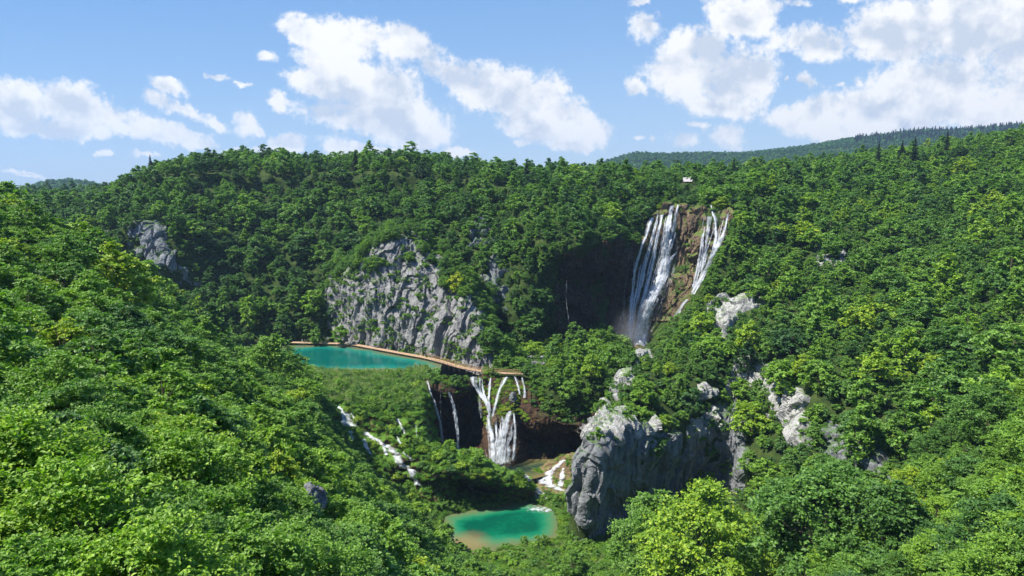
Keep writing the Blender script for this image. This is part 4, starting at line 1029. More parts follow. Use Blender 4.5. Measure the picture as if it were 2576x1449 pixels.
for (k, poly, lab), dd in zip(OUTCROPS, [270, 205, 185, 330, 215, 240, 183, 207, 315, 310, 330, 300]): KEEP.append((poly, dd))
SOFT = [o[1] for o in OUTCROPS]
def blocked(P, h, r, slack=0.0):
    """does a plant of height h, radius r at P hide something that must stay open?"""
    D = P[1]
    q = np.array([P + (0, 0, h * .35), P + (0, 0, h * .65), P + (0, 0, h * .95), P + (r * .7, 0, h * .5), P + (-r * .7, 0, h * .5), P + (0, 0, 0)])
    u, v, f = proj(q)
    for poly, dd in KEEP:
        if D < dd and inpoly(u, v, poly).sum() > (slack if poly not in SOFT or (int(P[0] * 7) % 3) else 3): return True
    return False
class Hash:
    def __init__(s, c): s.c = c; s.d = {}
    def ok(s, P, r):
        k = (int(P[0] // s.c), int(P[1] // s.c)); n = int(math.ceil(r / s.c))
        for a in range(-n, n + 1):
            for b in range(-n, n + 1):
                for q, rq in s.d.get((k[0] + a, k[1] + b), ()):
                    if (q[0]-P[0])**2 + (q[1]-P[1])**2 + 0.3 * (q[2]-P[2])**2 < (0.5 * (r + rq))**2: return False
        s.d.setdefault(k, []).append((P, r)); return True
def candidates(patch, n, rng, b=None):
    """points spread evenly over a patch's area"""
    A, B = np.meshgrid(np.linspace(0, patch.n - 1, 90), np.linspace(0 if b is None else b[0], (patch.m - 1) if b is None else b[1], 90), indexing='ij')
    G = patch.raw(A, B); ar = np.linalg.norm(np.cross(G[1:, :-1] - G[:-1, :-1], G[:-1, 1:] - G[:-1, :-1]), axis=2)
    w = ar.ravel() / ar.sum(); i = rng.choice(len(w), n, p=w); a, b_ = np.unravel_index(i, ar.shape)
    da, db = A[1, 0] - A[0, 0], B[0, 1] - B[0, 0]
    a = A[a, 0] + rng.uniform(0, da, n); b_ = B[0, b_] + rng.uniform(0, db, n)
    e = 0.02
    P = patch.eval(a, b_); P1 = patch.raw(np.minimum(a + e, patch.n - 1), b_) - patch.raw(a, b_); P2 = patch.raw(a, np.minimum(b_ + e, patch.m - 1)) - patch.raw(a, b_)
    nn = np.cross(P1, P2); nn /= (np.linalg.norm(nn, axis=1)[:, None] + 1e-9); nn *= np.where(nn[:, 2] < 0, -1, 1)[:, None]
    return P, nn
rng = np.random.RandomState(42)
PLANTS = []       # (P, key, scale, rot, tint, zone)
def tint_at(P, base, spread, rng):
    t = base + 0.16 * float(fbm(P[None] * (1, 1, .4), 1/22.0, 2, 3.3)[0]) + rng.normal() * spread
    return float(np.clip(t, 0.0, 0.86))
def scatter(patch, zone, n, spacing, base=0.38, spread=0.13, hs=1.0, maxD=900, steep=0.15, b=None, gap=0.0):
    P, nn = candidates(patch, n, rng, b); H = Hash(6.0)
    u, v, f = proj(P)
    ok = (f > 3) & (P[:, 1] < maxD) & (u > -500) & (u < 3080) & (v > 200) & (v < 2100) & (nn[:, 2] > steep)
    g = fbm(P, 1/25.0, 2, 8.8)
    for i in np.nonzero(ok)[0]:
        p = P[i]; D = p[1]
        if gap and g[i] < -gap: continue
        if zone == 'B' and f[i] > 0 and inpoly(u[i], v[i], WALL_POLY): continue
        dist = float(np.linalg.norm(p - CAM))
        if dist < 52: keys = NEARK; sc = rng.uniform(.65, 1.1) * min(1.25, max(0.45, dist / 26)); sp = spacing * .62 * max(.6, sc)
        elif dist < 175: keys = MIDK; sc = rng.uniform(.5, 1.2); sp = spacing * .85 * sc
        else: keys = FARK; sc = .45 + 1.2 * rng.uniform() ** 1.3; sp = spacing * (sc + .1)
        if zone == 'J' and 85 < dist < 185 and rng.uniform() < .45: keys = BIGK; sc = rng.uniform(.38, .78); sp = 10.5 * sc
        sc *= hs
        if zone == 'J' and 176 < D < 250 and u[i] < 1730: sc *= .55; sp *= .7
        if zone == 'C' and D > 140 and u[i] > 760: sc *= (.62 if D < 170 else .42); sp *= (.75 if D < 170 else .55)
        key = keys[rng.randint(len(keys))]; L = LIB[key]
        if dist > 330 and rng.uniform() < .012: key = 'spruce1'; L = LIB[key]; sc *= .8
        if dist < 11: continue
        q = proj(p + np.array([0, 0, L['h'] * sc]))
        if blocked(p, L['h'] * sc, L['r'] * sc):
            sc *= 0.45                          # low growth where tall trees would hide the view
            if blocked(p, L['h'] * sc, L['r'] * sc): continue
            sp *= 0.5
        if not H.ok(p, sp): continue
        PLANTS.append([p - np.array([0, 0, .25]), key, sc, rng.uniform(0, 6.283), tint_at(p, base, spread, rng), zone])
scatter(P_B, 'B', 34000, 4.9, base=.42, spread=.16)
scatter(P_C, 'C', 16000, 4.9, base=.57, spread=.14, b=(0.8, 7))
scatter(P_J, 'J', 34000, 4.9, base=.54, spread=.15, gap=0.0)
scatter(P_G, 'G', 3500, 4.2, base=.60, spread=.12, hs=.85)
# single trees the photograph singles out: u, v of the foot, depth or level, library key, height, tint, label
SPECIAL = [
 (1760,1560,124,'big0',29.0,.80,'large yellow-green tree standing in front of the grey cliff at the bottom','broadleaf tree'),
 (1640,1500,140,'big1',23.0,.50,'light green tree left of the large yellow-green tree, against the grey cliff','broadleaf tree'),
 (2060,1540,116,'big2',24.0,.40,'broad mid green tree right of the large yellow-green tree','broadleaf tree'),
 (2215,1500,110,'big1',19.0,.34,'rounded bluish green tree below the low rock band','broadleaf tree'),
 (290,770,118,'mid3',15.0,.86,'yellow-green tree rising out of the left slope in front of the bluish cliff','broadleaf tree'),
 (2208,405,440,'spruce0',18.0,.5,'dark spruce on the right skyline, leftmost of the skyline spruces','spruce'),
 (2268,395,445,'spruce1',16.0,.6,'dark spruce on the right skyline, second from left','spruce'),
 (2298,415,425,'spruce0',20.0,.4,'tall ragged dark spruce on the right skyline, lower than its neighbours','spruce'),
 (2380,385,440,'spruce0',18.0,.5,'dark spruce on the right skyline, rightmost of the skyline spruces','spruce'),
 (1325,455,392,'spruce1',15.0,.3,'small dark spruce on the skyline above the gorge end','spruce'),
 (380,430,402,'spruce1',13.0,.3,'small dark spruce on the left skyline','spruce'),
 (1845,445,402,'spruce1',14.0,.3,'narrow spruce on the skyline right of the great fall','spruce'),
 (1285,470,385,'far0',11.0,.15,'round dark green tree standing above the forest skyline at the gorge end','broadleaf tree'),
 (1540,632,318,'far0',11.0,.80,'yellow-green tree at the rim of the dark wall left of the great fall','broadleaf tree'),
 (1150,715,268,'far3',9.5,.97,'bright yellow-green young tree on the right shoulder of the limestone buttress','broadleaf tree'),
 (690,1020,178,'big1',19.0,.62,'light green spreading tree hiding the left end of the upper lake','broadleaf tree'),
 (760,1060,165,'mid4',13.0,.70,'yellowish green tree in front of the left end of the upper lake','broadleaf tree'),
 (712,1000,200,'big2',14.0,.52,'mid green tree on the bank just left of the upper lake','broadleaf tree'),
 (752,1010,196,'mid2',11.0,.66,'bright green tree overlapping the left end of the upper lake, rightmost on that bank','broadleaf tree'),
 (858,868,-67.0,'far1',10.5,.66,'light green tree at the lake edge beside the boardwalk','broadleaf tree'),
 (795,866,-67.0,'far3',8.0,.55,'green tree on the lake shore behind the marsh grass','broadleaf tree'),
 (1440,1449,-95.5,'mid3',8.0,.48,'slender young tree on the valley floor at the foot of the grey cliff','broadleaf tree'),
 (1785,520,335,'far5',7.0,.85,'yellowish tree above the lip of the great fall','broadleaf tree'),
]
SPC = []
for (u, v, d, key, h, t, lab, cat) in SPECIAL:
    p = pt(u, v, d); L = LIB[key]
    hs_ = [BVH[k].ray_cast(Vector((p[0], p[1], 300)), Vector((0, 0, -1)))[0] for k in ('B', 'C', 'J', 'G', 'L', 'I')]
    zz = [x.z for x in hs_ if x is not None]
    if zz: p[2] = min(zz, key=lambda q: abs(q - p[2]))
    SPC.append((p, key, h / L['h'], t, lab, cat))
# clear a little room round them
PLANTS = [q for q in PLANTS if not any(np.linalg.norm(q[0][:2] - s[0][:2]) < 2.2 * s[2] for s in SPC)]

# which trees show largest: paint crowns back to front into a small id picture
sw, sh_ = 1024, 576; ids = np.full((sh_, sw), -1); gy, gx = np.mgrid[0:sh_, 0:sw]
order = sorted(range(len(PLANTS)), key=lambda i: -np.linalg.norm(PLANTS[i][0] - CAM))
for i in order:
    p, key, sc = PLANTS[i][:3]; L = LIB[key]; c = p + np.array([0, 0, L['h'] * sc * .58])
    u, v, f = proj(c)
    if f < 2: continue
    x, y = u * sw / 2576, v * sw / 2576; r = L['r'] * sc * .95 * F / f * sw / 2576; ry = L['h'] * sc * .42 * F / f * sw / 2576
    x0, x1, y0, y1 = int(max(0, x - r)), int(min(sw, x + r + 1)), int(max(0, y - ry)), int(min(sh_, y + ry + 1))
    if x0 >= x1 or y0 >= y1: continue
    m = ((gx[y0:y1, x0:x1] - x) / r) ** 2 + ((gy[y0:y1, x0:x1] - y) / ry) ** 2 < 1
    ids[y0:y1, x0:x1][m] = i
cnt = np.bincount(ids[ids >= 0], minlength=len(PLANTS))
big = sorted(range(len(PLANTS)), key=lambda i: -cnt[i])[:285]
bigset = set(big)
cx = {}
for i in big:
    ys, xs = np.nonzero(ids == i); cx[i] = (xs.mean() * 2576 / sw, ys.mean() * 2576 / sw)

def make_tree(p, key, sc, rot, tint, name, label, cat, group=None):
    L = LIB[key]
    e = bpy.data.objects.new(name, None); C.objects.link(e); e.location = p; e.rotation_euler = (0, 0, rot); e.scale = (sc,) * 3
    e['label'] = label; e['category'] = cat
    if group: e['group'] = group
    for nm, me in (('trunk', L['t']), ('crown', L['c'])):
        o = bpy.data.objects.new(nm, me); C.objects.link(o); o.parent = e; o['tint'] = float(tint)
    return e
for (p, key, sc, t, lab, cat) in SPC:
    make_tree(p - np.array([0, 0, .3]), key, sc, 1.0, t, 'spruce_tree' if cat == 'spruce' else 'broadleaf_tree', lab, cat, 'spruces on the skylines' if cat == 'spruce' else None)
# labels for the rest: where it stands, its green, and its place among its like
def where(u, v, z, D):
    if z == 'C':
        a = 'on the nearest part of the left slope' if D < 24 else 'on the near left slope' if D < 45 else 'halfway down the left slope' if D < 90 else 'on the far part of the left slope' if D < 150 else 'where the left slope meets the upper lake' if v < 1000 else 'on the left bank above the lower pool'
        return a
    if z == 'G': return 'on the shelf right of the central falls'
    if z == 'B': return 'on the forested far wall left of the buttress' if u < 950 else 'above the buttress' if u < 1300 else 'above the great fall'
    if D < 95: return 'in the bottom right corner'
    if D < 140: return 'on the lower right slope'
    if D < 190: return 'around the rocks of the right slope' if u < 2250 else 'on the right edge of the right slope'
    if D < 260: return 'halfway up the right slope' if u > 2000 else 'on the ridge above the grey cliff'
    return 'high on the right slope' if u > 2000 else 'beside the great fall'
def clip16(s):
    for x, y in ((' broadleaf', ''), ('medium-sized ', ''), ('where the left slope meets the upper lake', 'by the left shore of the upper lake'), ('on the forested far wall left of the buttress', 'on the far wall left of the buttress'), ('on the left bank above the lower pool', 'on the bank above the lower pool'), ('on the right edge of the right slope', 'at the edge of the right slope')):
        if len(s.split()) > 16: s = s.replace(x, y)
    return s
shade = lambda t: 'dark green' if t < .34 else 'green' if t < .46 else 'fresh-green' if t < .57 else 'light-green' if t < .68 else 'yellowish-green'
bunch = {}
for i in big:
    p, key, sc, rot, t, z = PLANTS[i]; u, v = cx[i]
    hh = LIB[key]['h'] * sc; size = 'small' if hh < 4.2 else 'tall' if hh > 8.5 else 'medium-sized'
    bunch.setdefault((where(u, v, z, p[1]), shade(t), size), []).append(i)
ORD = ['leftmost'] + [w + ' from left' for w in 'second third fourth fifth sixth seventh eighth ninth tenth'.split()]
TREEGROUP = {}
for (w, s, size), L_ in bunch.items():
    L_.sort(key=lambda i: cx[i][0])
    # long rows are split by height in the picture first, then counted from the left
    rows = [('', L_)]
    if len(L_) > 6:
        srt = sorted(L_, key=lambda i: cx[i][1]); k = (len(srt) + 2) // 3
        rows = [('upper ', srt[:k]), ('middle ', srt[k:2*k]), ('lower ', srt[2*k:])]
    for nm, row in rows:
        row = sorted(row, key=lambda i: cx[i][0])
        for j, i in enumerate(row):
            p, key, sc, rot, t, z = PLANTS[i]
            if len(row) == 1: pos = (nm.strip() + ' ') if nm else ''; lab = f"{pos}{size} {s} broadleaf tree {w}"
            elif j == len(row) - 1: lab = f"rightmost {nm}{size} {s} tree {w}"
            else: lab = f"{ORD[min(j, 9)]} {nm}{size} {s} tree {w}"
            make_tree(p, key, sc, rot, t, 'broadleaf_tree', clip16(lab), 'tree', 'broadleaf trees on the slopes')

# ------------------------------------------------------------------ masses: geometry nodes instancing on a point cloud
def mass(name, items, label, matname=None):
    """items: (P, key, scale, rot, tint, tilt) -> one object that instances library meshes"""
    keys = sorted(set(q[1] for q in items)); src = bpy.data.collections.new(name + '_kinds')
    for k in keys:
        o = bpy.data.objects.new(k, LIB[k]['m']); src.objects.link(o)
    me = bpy.data.meshes.new(name); me.vertices.add(len(items))
    me.vertices.foreach_set('co', np.array([q[0] for q in items], np.float32).ravel())
    for nm, ty, dat in (('kind_index', 'INT', [keys.index(q[1]) for q in items]), ('size', 'FLOAT', [q[2] for q in items]), ('turn', 'FLOAT', [q[3] for q in items]), ('tint', 'FLOAT', [q[4] for q in items])):
        a = me.attributes.new(nm, ty, 'POINT'); a.data.foreach_set('value', np.array(dat, np.int32 if ty == 'INT' else np.float32))
    o = link(name, me, None, kind='stuff', label=label)
    ng = bpy.data.node_groups.new(name, 'GeometryNodeTree')
    ng.interface.new_socket('Geometry', in_out='INPUT', socket_type='NodeSocketGeometry'); ng.interface.new_socket('Geometry', in_out='OUTPUT', socket_type='NodeSocketGeometry')
    N = ng.nodes; Lk = ng.links
    gi = N.new('NodeGroupInput'); go = N.new('NodeGroupOutput'); ci = N.new('GeometryNodeCollectionInfo'); ci.inputs[0].default_value = src
    ci.inputs['Separate Children'].default_value = True; ci.inputs['Reset Children'].default_value = True
    mp = N.new('GeometryNodeMeshToPoints'); io = N.new('GeometryNodeInstanceOnPoints'); io.inputs['Pick Instance'].default_value = True
    def attr(nm, ty):
        a = N.new('GeometryNodeInputNamedAttribute'); a.data_type = ty; a.inputs['Name'].default_value = nm; return a.outputs['Attribute']
    cr = N.new('ShaderNodeCombineXYZ'); Lk.new(attr('turn', 'FLOAT'), cr.inputs[2])
    Lk.new(gi.outputs[0], mp.inputs[0]); Lk.new(mp.outputs[0], io.inputs['Points']); Lk.new(ci.outputs[0], io.inputs['Instance'])
    Lk.new(attr('kind_index', 'INT'), io.inputs['Instance Index']); Lk.new(cr.outputs[0], io.inputs['Rotation']); Lk.new(attr('size', 'FLOAT'), io.inputs['Scale'])
    Lk.new(io.outputs[0], go.inputs[0])
    o.modifiers.new('plants', 'NODES').node_group = ng
    return o
mass('forest', [tuple(q[:5]) for i, q in enumerate(PLANTS) if i not in bigset], 'broadleaf forest covering the slopes of the gorge')

def sprinkle(patch, n, spacing, keys, smin, smax, tmin, tmax, zone=None, keep=None, slope=(0.0, 1.1), lift=0.0, b=None, noise=None, key=None):
    P, nn = candidates(patch, n, rng, b); H = Hash(2.0); out = []
    u, v, f = proj(P); g = fbm(P, 1/6.0, 3, 5.5)
    for i in range(n):
        if not (slope[0] <= nn[i, 2] <= slope[1]) or f[i] < 3: continue
        if noise is not None and g[i] < noise: continue
        if keep is not None and not inpoly(u[i], v[i], keep): continue
        p = P[i]
        if key:
            h = BVH[key].find_nearest(Vector(p), 6.0)
            if h[0] is None: continue
            p = np.array(h[0])
        sc = rng.uniform(smin, smax)
        if not H.ok(p, spacing * sc): continue
        out.append((p + np.array([0, 0, lift]), keys[rng.randint(len(keys))], sc, rng.uniform(0, 6.28), float(np.clip(rng.uniform(tmin, tmax) + .12 * g[i], 0, 1))))
    return out
# undergrowth on every slope, so that gaps between crowns read as scrub
ug = []
ug += [q for q in sprinkle(P_C, 9000, 2.4, BUSHK, .8, 1.5, .3, .55, b=(1.5, 7)) if 30 < np.linalg.norm(q[0] - CAM)]
ug += sprinkle(P_J, 20000, 2.5, BUSHK, .8, 1.6, .25, .5, b=(0, 9.5))
ug += sprinkle(P_B, 16000, 2.6, BUSHK, .8, 1.7, .15, .4, b=(0, 4.5))
def clear_of(items, polys):
    out = []
    for q in items:
        u, v, f = proj(q[0] + np.array([0, 0, .6]))
        if not any(inpoly(u, v, p) for p in polys): out.append(q)
    return out
ROCKPOLYS = [WALL_POLY, BUTTRESS[:10] + BUTTRESS[10:]]
LAKEP = [(775,868),(870,866),(950,876),(1060,896),(1120,922),(1060,934),(830,938),(790,905)]
ug = clear_of(ug, ROCKPOLYS + [LAKEP])
open_ = lambda L_, m=2.0: [q for q in L_ if not near_fall(*[float(x) for x in proj(q[0] + np.array([0, 0, .3]))[:2]], m + (6 * q[2] if q[1] in BUSHK else 0))]
mass('undergrowth', ug, 'low scrub between the trees of the slopes')
# bushes clinging to the bare rock
rk = sprinkle(P_I, 2500, 2.0, BUSHK, .5, 1.25, .35, .68, noise=.06, key='I')
rk += sprinkle(P_I, 1500, 2.6, BUSHK + MIDK[:2], .5, 1.0, .35, .68, noise=-.12, key='I', b=(2.3, 4))
rk += sprinkle(P_B, 9000, 4.2, FARK, .45, .9, .35, .62, key='B', keep=[(1300,600),(1420,585),(1480,600),(1600,575),(1625,545),(1640,575),(1600,630),(1480,645),(1380,650),(1310,690)])
rk += sprinkle(P_B, 9000, 2.2, BUSHK + ['cushion0', 'cushion1'], .6, 1.6, .3, .62, key='W', keep=[(1706,520),(1765,520),(1765,590),(1748,660),(1735,760),(1700,840),(1715,700),(1722,620)])
rk += sprinkle(P_I, 900, 2.6, BUSHK + MIDK[:2], .5, 1.0, .3, .6, key='I', keep=[(815,650),(900,610),(952,600),(950,690),(870,715),(825,760)])
rk += sprinkle(P_I, 900, 1.5, BUSHK, .35, .8, .45, .8, noise=-.1, key='I', b=(3.0, 4))
rk += sprinkle(P_I, 420, 2.0, BUSHK, .5, 1.2, .35, .6, key='I', keep=[(900,830),(960,820),(1010,840),(1040,880),(1050,905),(950,870)])
rk += sprinkle(P_I, 420, 1.8, BUSHK + MIDK[:1], .8, 1.6, .3, .55, key='I', keep=[(1185,740),(1260,720),(1290,950),(1235,940),(1205,860)])
for k, (kk, poly, lab) in enumerate(OUTCROPS):
    rk += sprinkle(P_J if kk == 'J' else P_B, 26000 if k in (1, 2, 6, 7, 8) else 12000, 2.6, BUSHK, .5, 1.3, .3, .6, noise=.02, key='O%d' % k, keep=poly)
rk += sprinkle(P_J, 30000, 2.6, BUSHK, .5, 1.3, .35, .6, noise=-.15, key='K', keep=[(1478,1085),(1520,1035),(1720,1075),(1850,990),(1880,1060),(1830,1090),(1760,1110),(1600,1120),(1480,1120)])
rk += sprinkle(P_B, 12000, 2.2, ['cushion0', 'cushion1', 'cushion2'] + BUSHK, .6, 1.6, .2, .6, noise=.22, key='W', keep=WALL_POLY)
rk += sprinkle(P_B, 40000, 2.2, BUSHK, .6, 1.5, .2, .5, key='V', keep=[(1380,600),(1450,600),(1425,690),(1418,800),(1430,905),(1380,905)])
mass('rock_bushes', open_(rk), 'bushes and moss clinging to the cliffs and outcrops')
strip = [(1660,885),(1700,835),(1740,765),(1792,688),(1832,615),(1850,560),(1885,560),(1890,660),(1850,740),(1800,800),(1740,880),(1690,905)]
mass('slope_scrub', sprinkle(P_J, 30000, 2.3, BUSHK + FARK[:2], .35, .8, .4, .7, keep=strip), 'low scrub on the slope beside the right edge of the tallest waterfall')
mass('bank_scrub', sprinkle(P_B, 60000, 2.0, BUSHK, .6, 1.2, .4, .7, keep=[(1625,885),(1655,845),(1690,800),(1735,790),(1740,890)], slope=(-1, 1.1)) + sprinkle(P_J, 60000, 2.0, BUSHK, .5, 1.1, .4, .7, keep=[(1625,885),(1655,845),(1690,800),(1735,790),(1740,890)], slope=(-1, 1.1)) + sprinkle(P_G, 12000, 2.0, BUSHK, .5, 1.1, .4, .7, keep=[(1625,890),(1645,850),(1690,800),(1735,790),(1740,900)]), 'scrub on the bank right of the foot of the tallest waterfall')
# valley floor meadow
fl = []
P_L = Patch(np.array([[np.array([x, y, floor_h(np.array([x]), np.array([y]))[0]]) for y in np.linspace(120, 225, 40)] for x in np.linspace(-40, 60, 40)]), amp=0)
wet = lambda p: POOL_D(np.array([p[0]]), np.array([p[1]]))[0] > 0.02
fl = [q for q in sprinkle(P_L, 9000, 1.7, BUSHK[:2] + [BUSHK[3]] + ['cushion0', 'reed0', 'tussock1'], .45, 1.3, .38, .7) if not wet(q[0])]
fl += [q for q in sprinkle(P_L, 9000, .9, ['reed0', 'reed1', 'tussock0', 'tussock2'], .5, 1.1, .1, .5) if not wet(q[0])]
mass('meadow_plants', fl, 'scrub and tall herbs on the valley floor round the lower pool')
# marsh and mossy barrier
ms = sprinkle(P_D, 16000, .85, ['reed0', 'reed1', 'reed2'], 1.0, 2.1, .2, .8, b=(0, 1.9), key='D')
ms += sprinkle(P_D, 700, 2.6, BUSHK, .5, 1.3, .3, .75, b=(0.3, 2.2), key='D')
ms += sprinkle(P_G, 2500, 1.3, BUSHK + ['tussock0'], .5, 1.0, .3, .6)
ms += sprinkle(P_B, 60000, 1.2, ['reed0', 'reed1', 'reed2'], 1.0, 2.0, .1, .5, keep=[(565,838),(700,835),(800,860),(790,873),(700,874),(570,868)])
mass('marsh_grass', open_(ms, 1.0), 'tall marsh grass between the upper lake and the falls')
mo = sprinkle(P_D, 14000, 1.15, ['cushion0', 'cushion1', 'cushion2', 'tussock0', 'tussock1', 'tussock2'], .7, 2.3, .1, .8, b=(1.6, 6), key='D')
mo += sprinkle(P_D, 2500, 2.0, BUSHK, .5, 1.3, .35, .75, b=(1.2, 6), key='D', noise=-.1)
mo += sprinkle(P_M, 9000, 1.0, ['cushion0', 'cushion1', 'cushion2', 'tussock0', 'tussock1', 'tussock2'] + BUSHK[3:] + BUSHK[:2], .6, 1.7, .2, .8, b=(0.8, 4.15), key='M')
mo += sprinkle(P_M, 2500, 1.3, ['cushion0', 'tussock1'], .5, 1.1, .2, .5, b=(4.0, 5.6), key='M', noise=.0)
mo += sprinkle(P_R, 5000, 1.0, ['cushion0', 'cushion1', 'tussock0', 'tussock1'], .4, .9, .3, .7, key='R', noise=.05)
mo += sprinkle(P_F, 9000, 1.2, ['cushion0', 'cushion1', 'tussock0', 'tussock2'] + BUSHK[:2], .6, 1.5, .25, .65, b=(0, 1.15), key='F')
falls_moss = sprinkle(P_F, 7000, .9, ['cushion0', 'cushion1', 'cushion2'], .5, 1.1, .4, 1.0, b=(0.8, 3.0), key='F', noise=-.3, keep=[(1190,950),(1320,945),(1330,1060),(1290,1040),(1240,1100),(1215,1040)])
mass('moss', open_(mo, 3.0) + falls_moss, 'moss cushions and sedge on the tufa barrier, mound and ledges')
# far ridges
fr = []
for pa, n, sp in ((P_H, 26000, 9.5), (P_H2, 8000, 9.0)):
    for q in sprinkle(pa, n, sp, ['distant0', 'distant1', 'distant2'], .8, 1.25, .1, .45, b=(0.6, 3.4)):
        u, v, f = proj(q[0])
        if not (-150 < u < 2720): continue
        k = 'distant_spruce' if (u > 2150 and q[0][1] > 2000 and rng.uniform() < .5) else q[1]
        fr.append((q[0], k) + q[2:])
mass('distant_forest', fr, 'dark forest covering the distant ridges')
print('plants', len(PLANTS), 'undergrowth', len(ug), 'rock', len(rk), 'floor', len(fl), 'marsh', len(ms), 'moss', len(mo), 'far', len(fr))

# ------------------------------------------------------------------ boardwalk
def thing(name, label, cat, loc=(0, 0, 0), rz=0, group=None):
    o = bpy.data.objects.new(name, None); C.objects.link(o); o.location = loc; o.rotation_euler = (0, 0, rz)
    o['label'] = label; o['category'] = cat
    if group: o['group'] = group
    return o
bw = [(735,861),(790,862.5),(850,864),(895,867),(960,879),(1020,890),(1075,900),(1120,912),(1160,924),(1200,932),(1240,937),(1280,939),(1316,939.5)]
path = np.array([atz(u, v, -66.7) for u, v in bw])
d = np.r_[0, np.cumsum(np.linalg.norm(np.diff(path, axis=0), axis=1))]
S = np.arange(0, d[-1], 0.34); W2 = 1.25
PX = np.stack([np.interp(S, d, path[:, k]) for k in range(3)], 1)
for k in range(3):
    for _ in range(12): PX[1:-1, k] = .25 * PX[:-2, k] + .5 * PX[1:-1, k] + .25 * PX[2:, k]
TN = np.gradient(PX, axis=0); TN[:, 2] = 0; TN /= np.linalg.norm(TN, axis=1)[:, None]; SD = np.stack([-TN[:, 1], TN[:, 0], 0 * S], 1)
walk = thing('boardwalk', 'long wooden boardwalk curving along the cliff foot and over the falls', 'boardwalk', PX[0])
org = PX[0]
rg = random.Random(3)
mb = MB()
for i in range(len(S)): mb.box(PX[i] - org + (0, 0, rg.uniform(-.015, .015)), 0.29, 2 * W2 + rg.uniform(-.15, .2), .06, TN[i])
mb.build('deck', M_wood, walk)
for sgn in (-1, 1):
    b = MB()
    for i in range(0, len(S) - 4, 4): b.box((PX[i] + PX[i + 4]) / 2 - org + SD[i] * sgn * (W2 - .2) - (0, 0, .16), np.linalg.norm(PX[i + 4] - PX[i]) + .02, .16, .2, PX[i + 4] - PX[i])
    b.build('beam', M_bark, walk)
for i in range(3, len(S), 9):
    for sgn in (-1, 1):
        b = MB(); q = PX[i] - org + SD[i] * sgn * (W2 - .2); b.tube([q - (0, 0, 1.9), q - (0, 0, .26)], .1, 6); b.build('support_post', M_bark, walk)
def railing(i0, i1, sgn):
    r = MB(); o = W2 - .05
    idx = list(range(i0, i1, 7))
    for a, b_ in zip(idx, idx[1:]):
        A = PX[a] + SD[a] * sgn * o - org; B = PX[b_] + SD[b_] * sgn * o - org
        for z, rad in ((1.08, .065), (.58, .05)): r.tube([A + (0, 0, z), B + (0, 0, z)], rad, 6)
    rl = r.build('railing', M_rail, walk)
    for a in idx:
        p = MB(); A = PX[a] + SD[a] * sgn * o - org; p.tube([A - (0, 0, .1), A + (0, 0, 1.15)], .07, 6); p.build('post', M_rail, rl)
iu = lambda u: int(np.argmin(np.abs(proj(PX)[0] - u)))
railing(iu(1092), len(S) - 1, -1); railing(iu(1050), len(S) - 1, 1)

# ------------------------------------------------------------------ visitors, board, hut, boulders
def skin_mesh(joints, edges, mat, name, parent):
    me = bpy.data.meshes.new(name); me.from_pydata([j[:3] for j in joints], edges, []); o = link(name, me, parent); me.materials.append(mat)
    m = o.modifiers.new('skin', 'SKIN'); m.use_smooth_shade = True
    for i, j in enumerate(joints):
        me.skin_vertices[0].data[i].radius = (j[3], j[3] if len(j) < 5 else j[4])
    me.skin_vertices[0].data[0].use_root = True
    s = o.modifiers.new('sub', 'SUBSURF'); s.levels = 1; s.render_levels = 2
    return o
def person(loc, rz, shirt, trousers, label, h=1.72, stride=.12, arm=.15):
    t = thing('person', label, 'person', loc, rz, 'walkers on the lake shore path'); k = h / 1.72
    J = [(0,0,.95,.13,.10),(0,0,1.12,.12,.09),(0,0,1.34,.15,.10),(0,0,1.47,.06),(0,.01,1.56,.075),(0,.01,1.66,.085),(0,.01,1.71,.05),
         (-.1,0,.9,.09),(-.11,stride,.5,.06),(-.11,stride-.04,.1,.042),(-.11,stride+.1,.04,.035),
         (.1,0,.9,.09),(.11,-stride*.6,.5,.06),(.11,-stride-.06,.1,.042),(.11,-stride+.09,.04,.035),
         (-.19,0,1.39,.055),(-.25,arm*.3,1.12,.042),(-.26,arm,.88,.032),(-.26,arm+.02,.79,.03),
         (.19,0,1.39,.055),(.25,-arm*.3,1.12,.042),(.26,-arm+.05,.88,.032),(.26,-arm+.08,.79,.03)]
    Ed = [(0,1),(1,2),(2,3),(3,4),(4,5),(5,6),(0,7),(7,8),(8,9),(9,10),(0,11),(11,12),(12,13),(13,14),(2,15),(15,16),(16,17),(17,18),(2,19),(19,20),(20,21),(21,22)]
    sc = lambda L, g=0: [tuple([x * k for x in j[:3]] + [r * k + g for r in j[3:]]) for j in L]
    skin_mesh(sc(J), Ed, M_skin, 'body', t)
    skin_mesh(sc([J[1], J[2], J[15], (-.235,.02,1.2,.05), J[19], (.235,-.02,1.2,.05), (0,0,.93,.14,.11)], .018), [(0,1),(1,2),(2,3),(1,4),(4,5),(0,6)], shirt, 'shirt', t)
    skin_mesh(sc([J[0], J[7], J[8], J[9], J[11], J[12], J[13]], .018), [(0,1),(1,2),(2,3),(0,4),(4,5),(5,6)], trousers, 'trousers', t)
    m = MB(); n = 9
    a, b = np.meshgrid(np.linspace(0, 2 * np.pi, 13)[:-1], np.linspace(0, 1.75, n)); V = np.stack([.098 * np.sin(b) * np.cos(a), .108 * np.sin(b) * np.sin(a) - .015, 1.66 + .095 * np.cos(b)], -1).reshape(-1, 3) * k
    T = []
    for i in range(n - 1):
        for j in range(12): p, q, r_, s_ = i*12+j, i*12+(j+1)%12, (i+1)*12+(j+1)%12, (i+1)*12+j; T += [(p, s_, r_), (p, r_, q)]
    m.add(V, T); m.build('hair', M_hair, t, smooth=True)
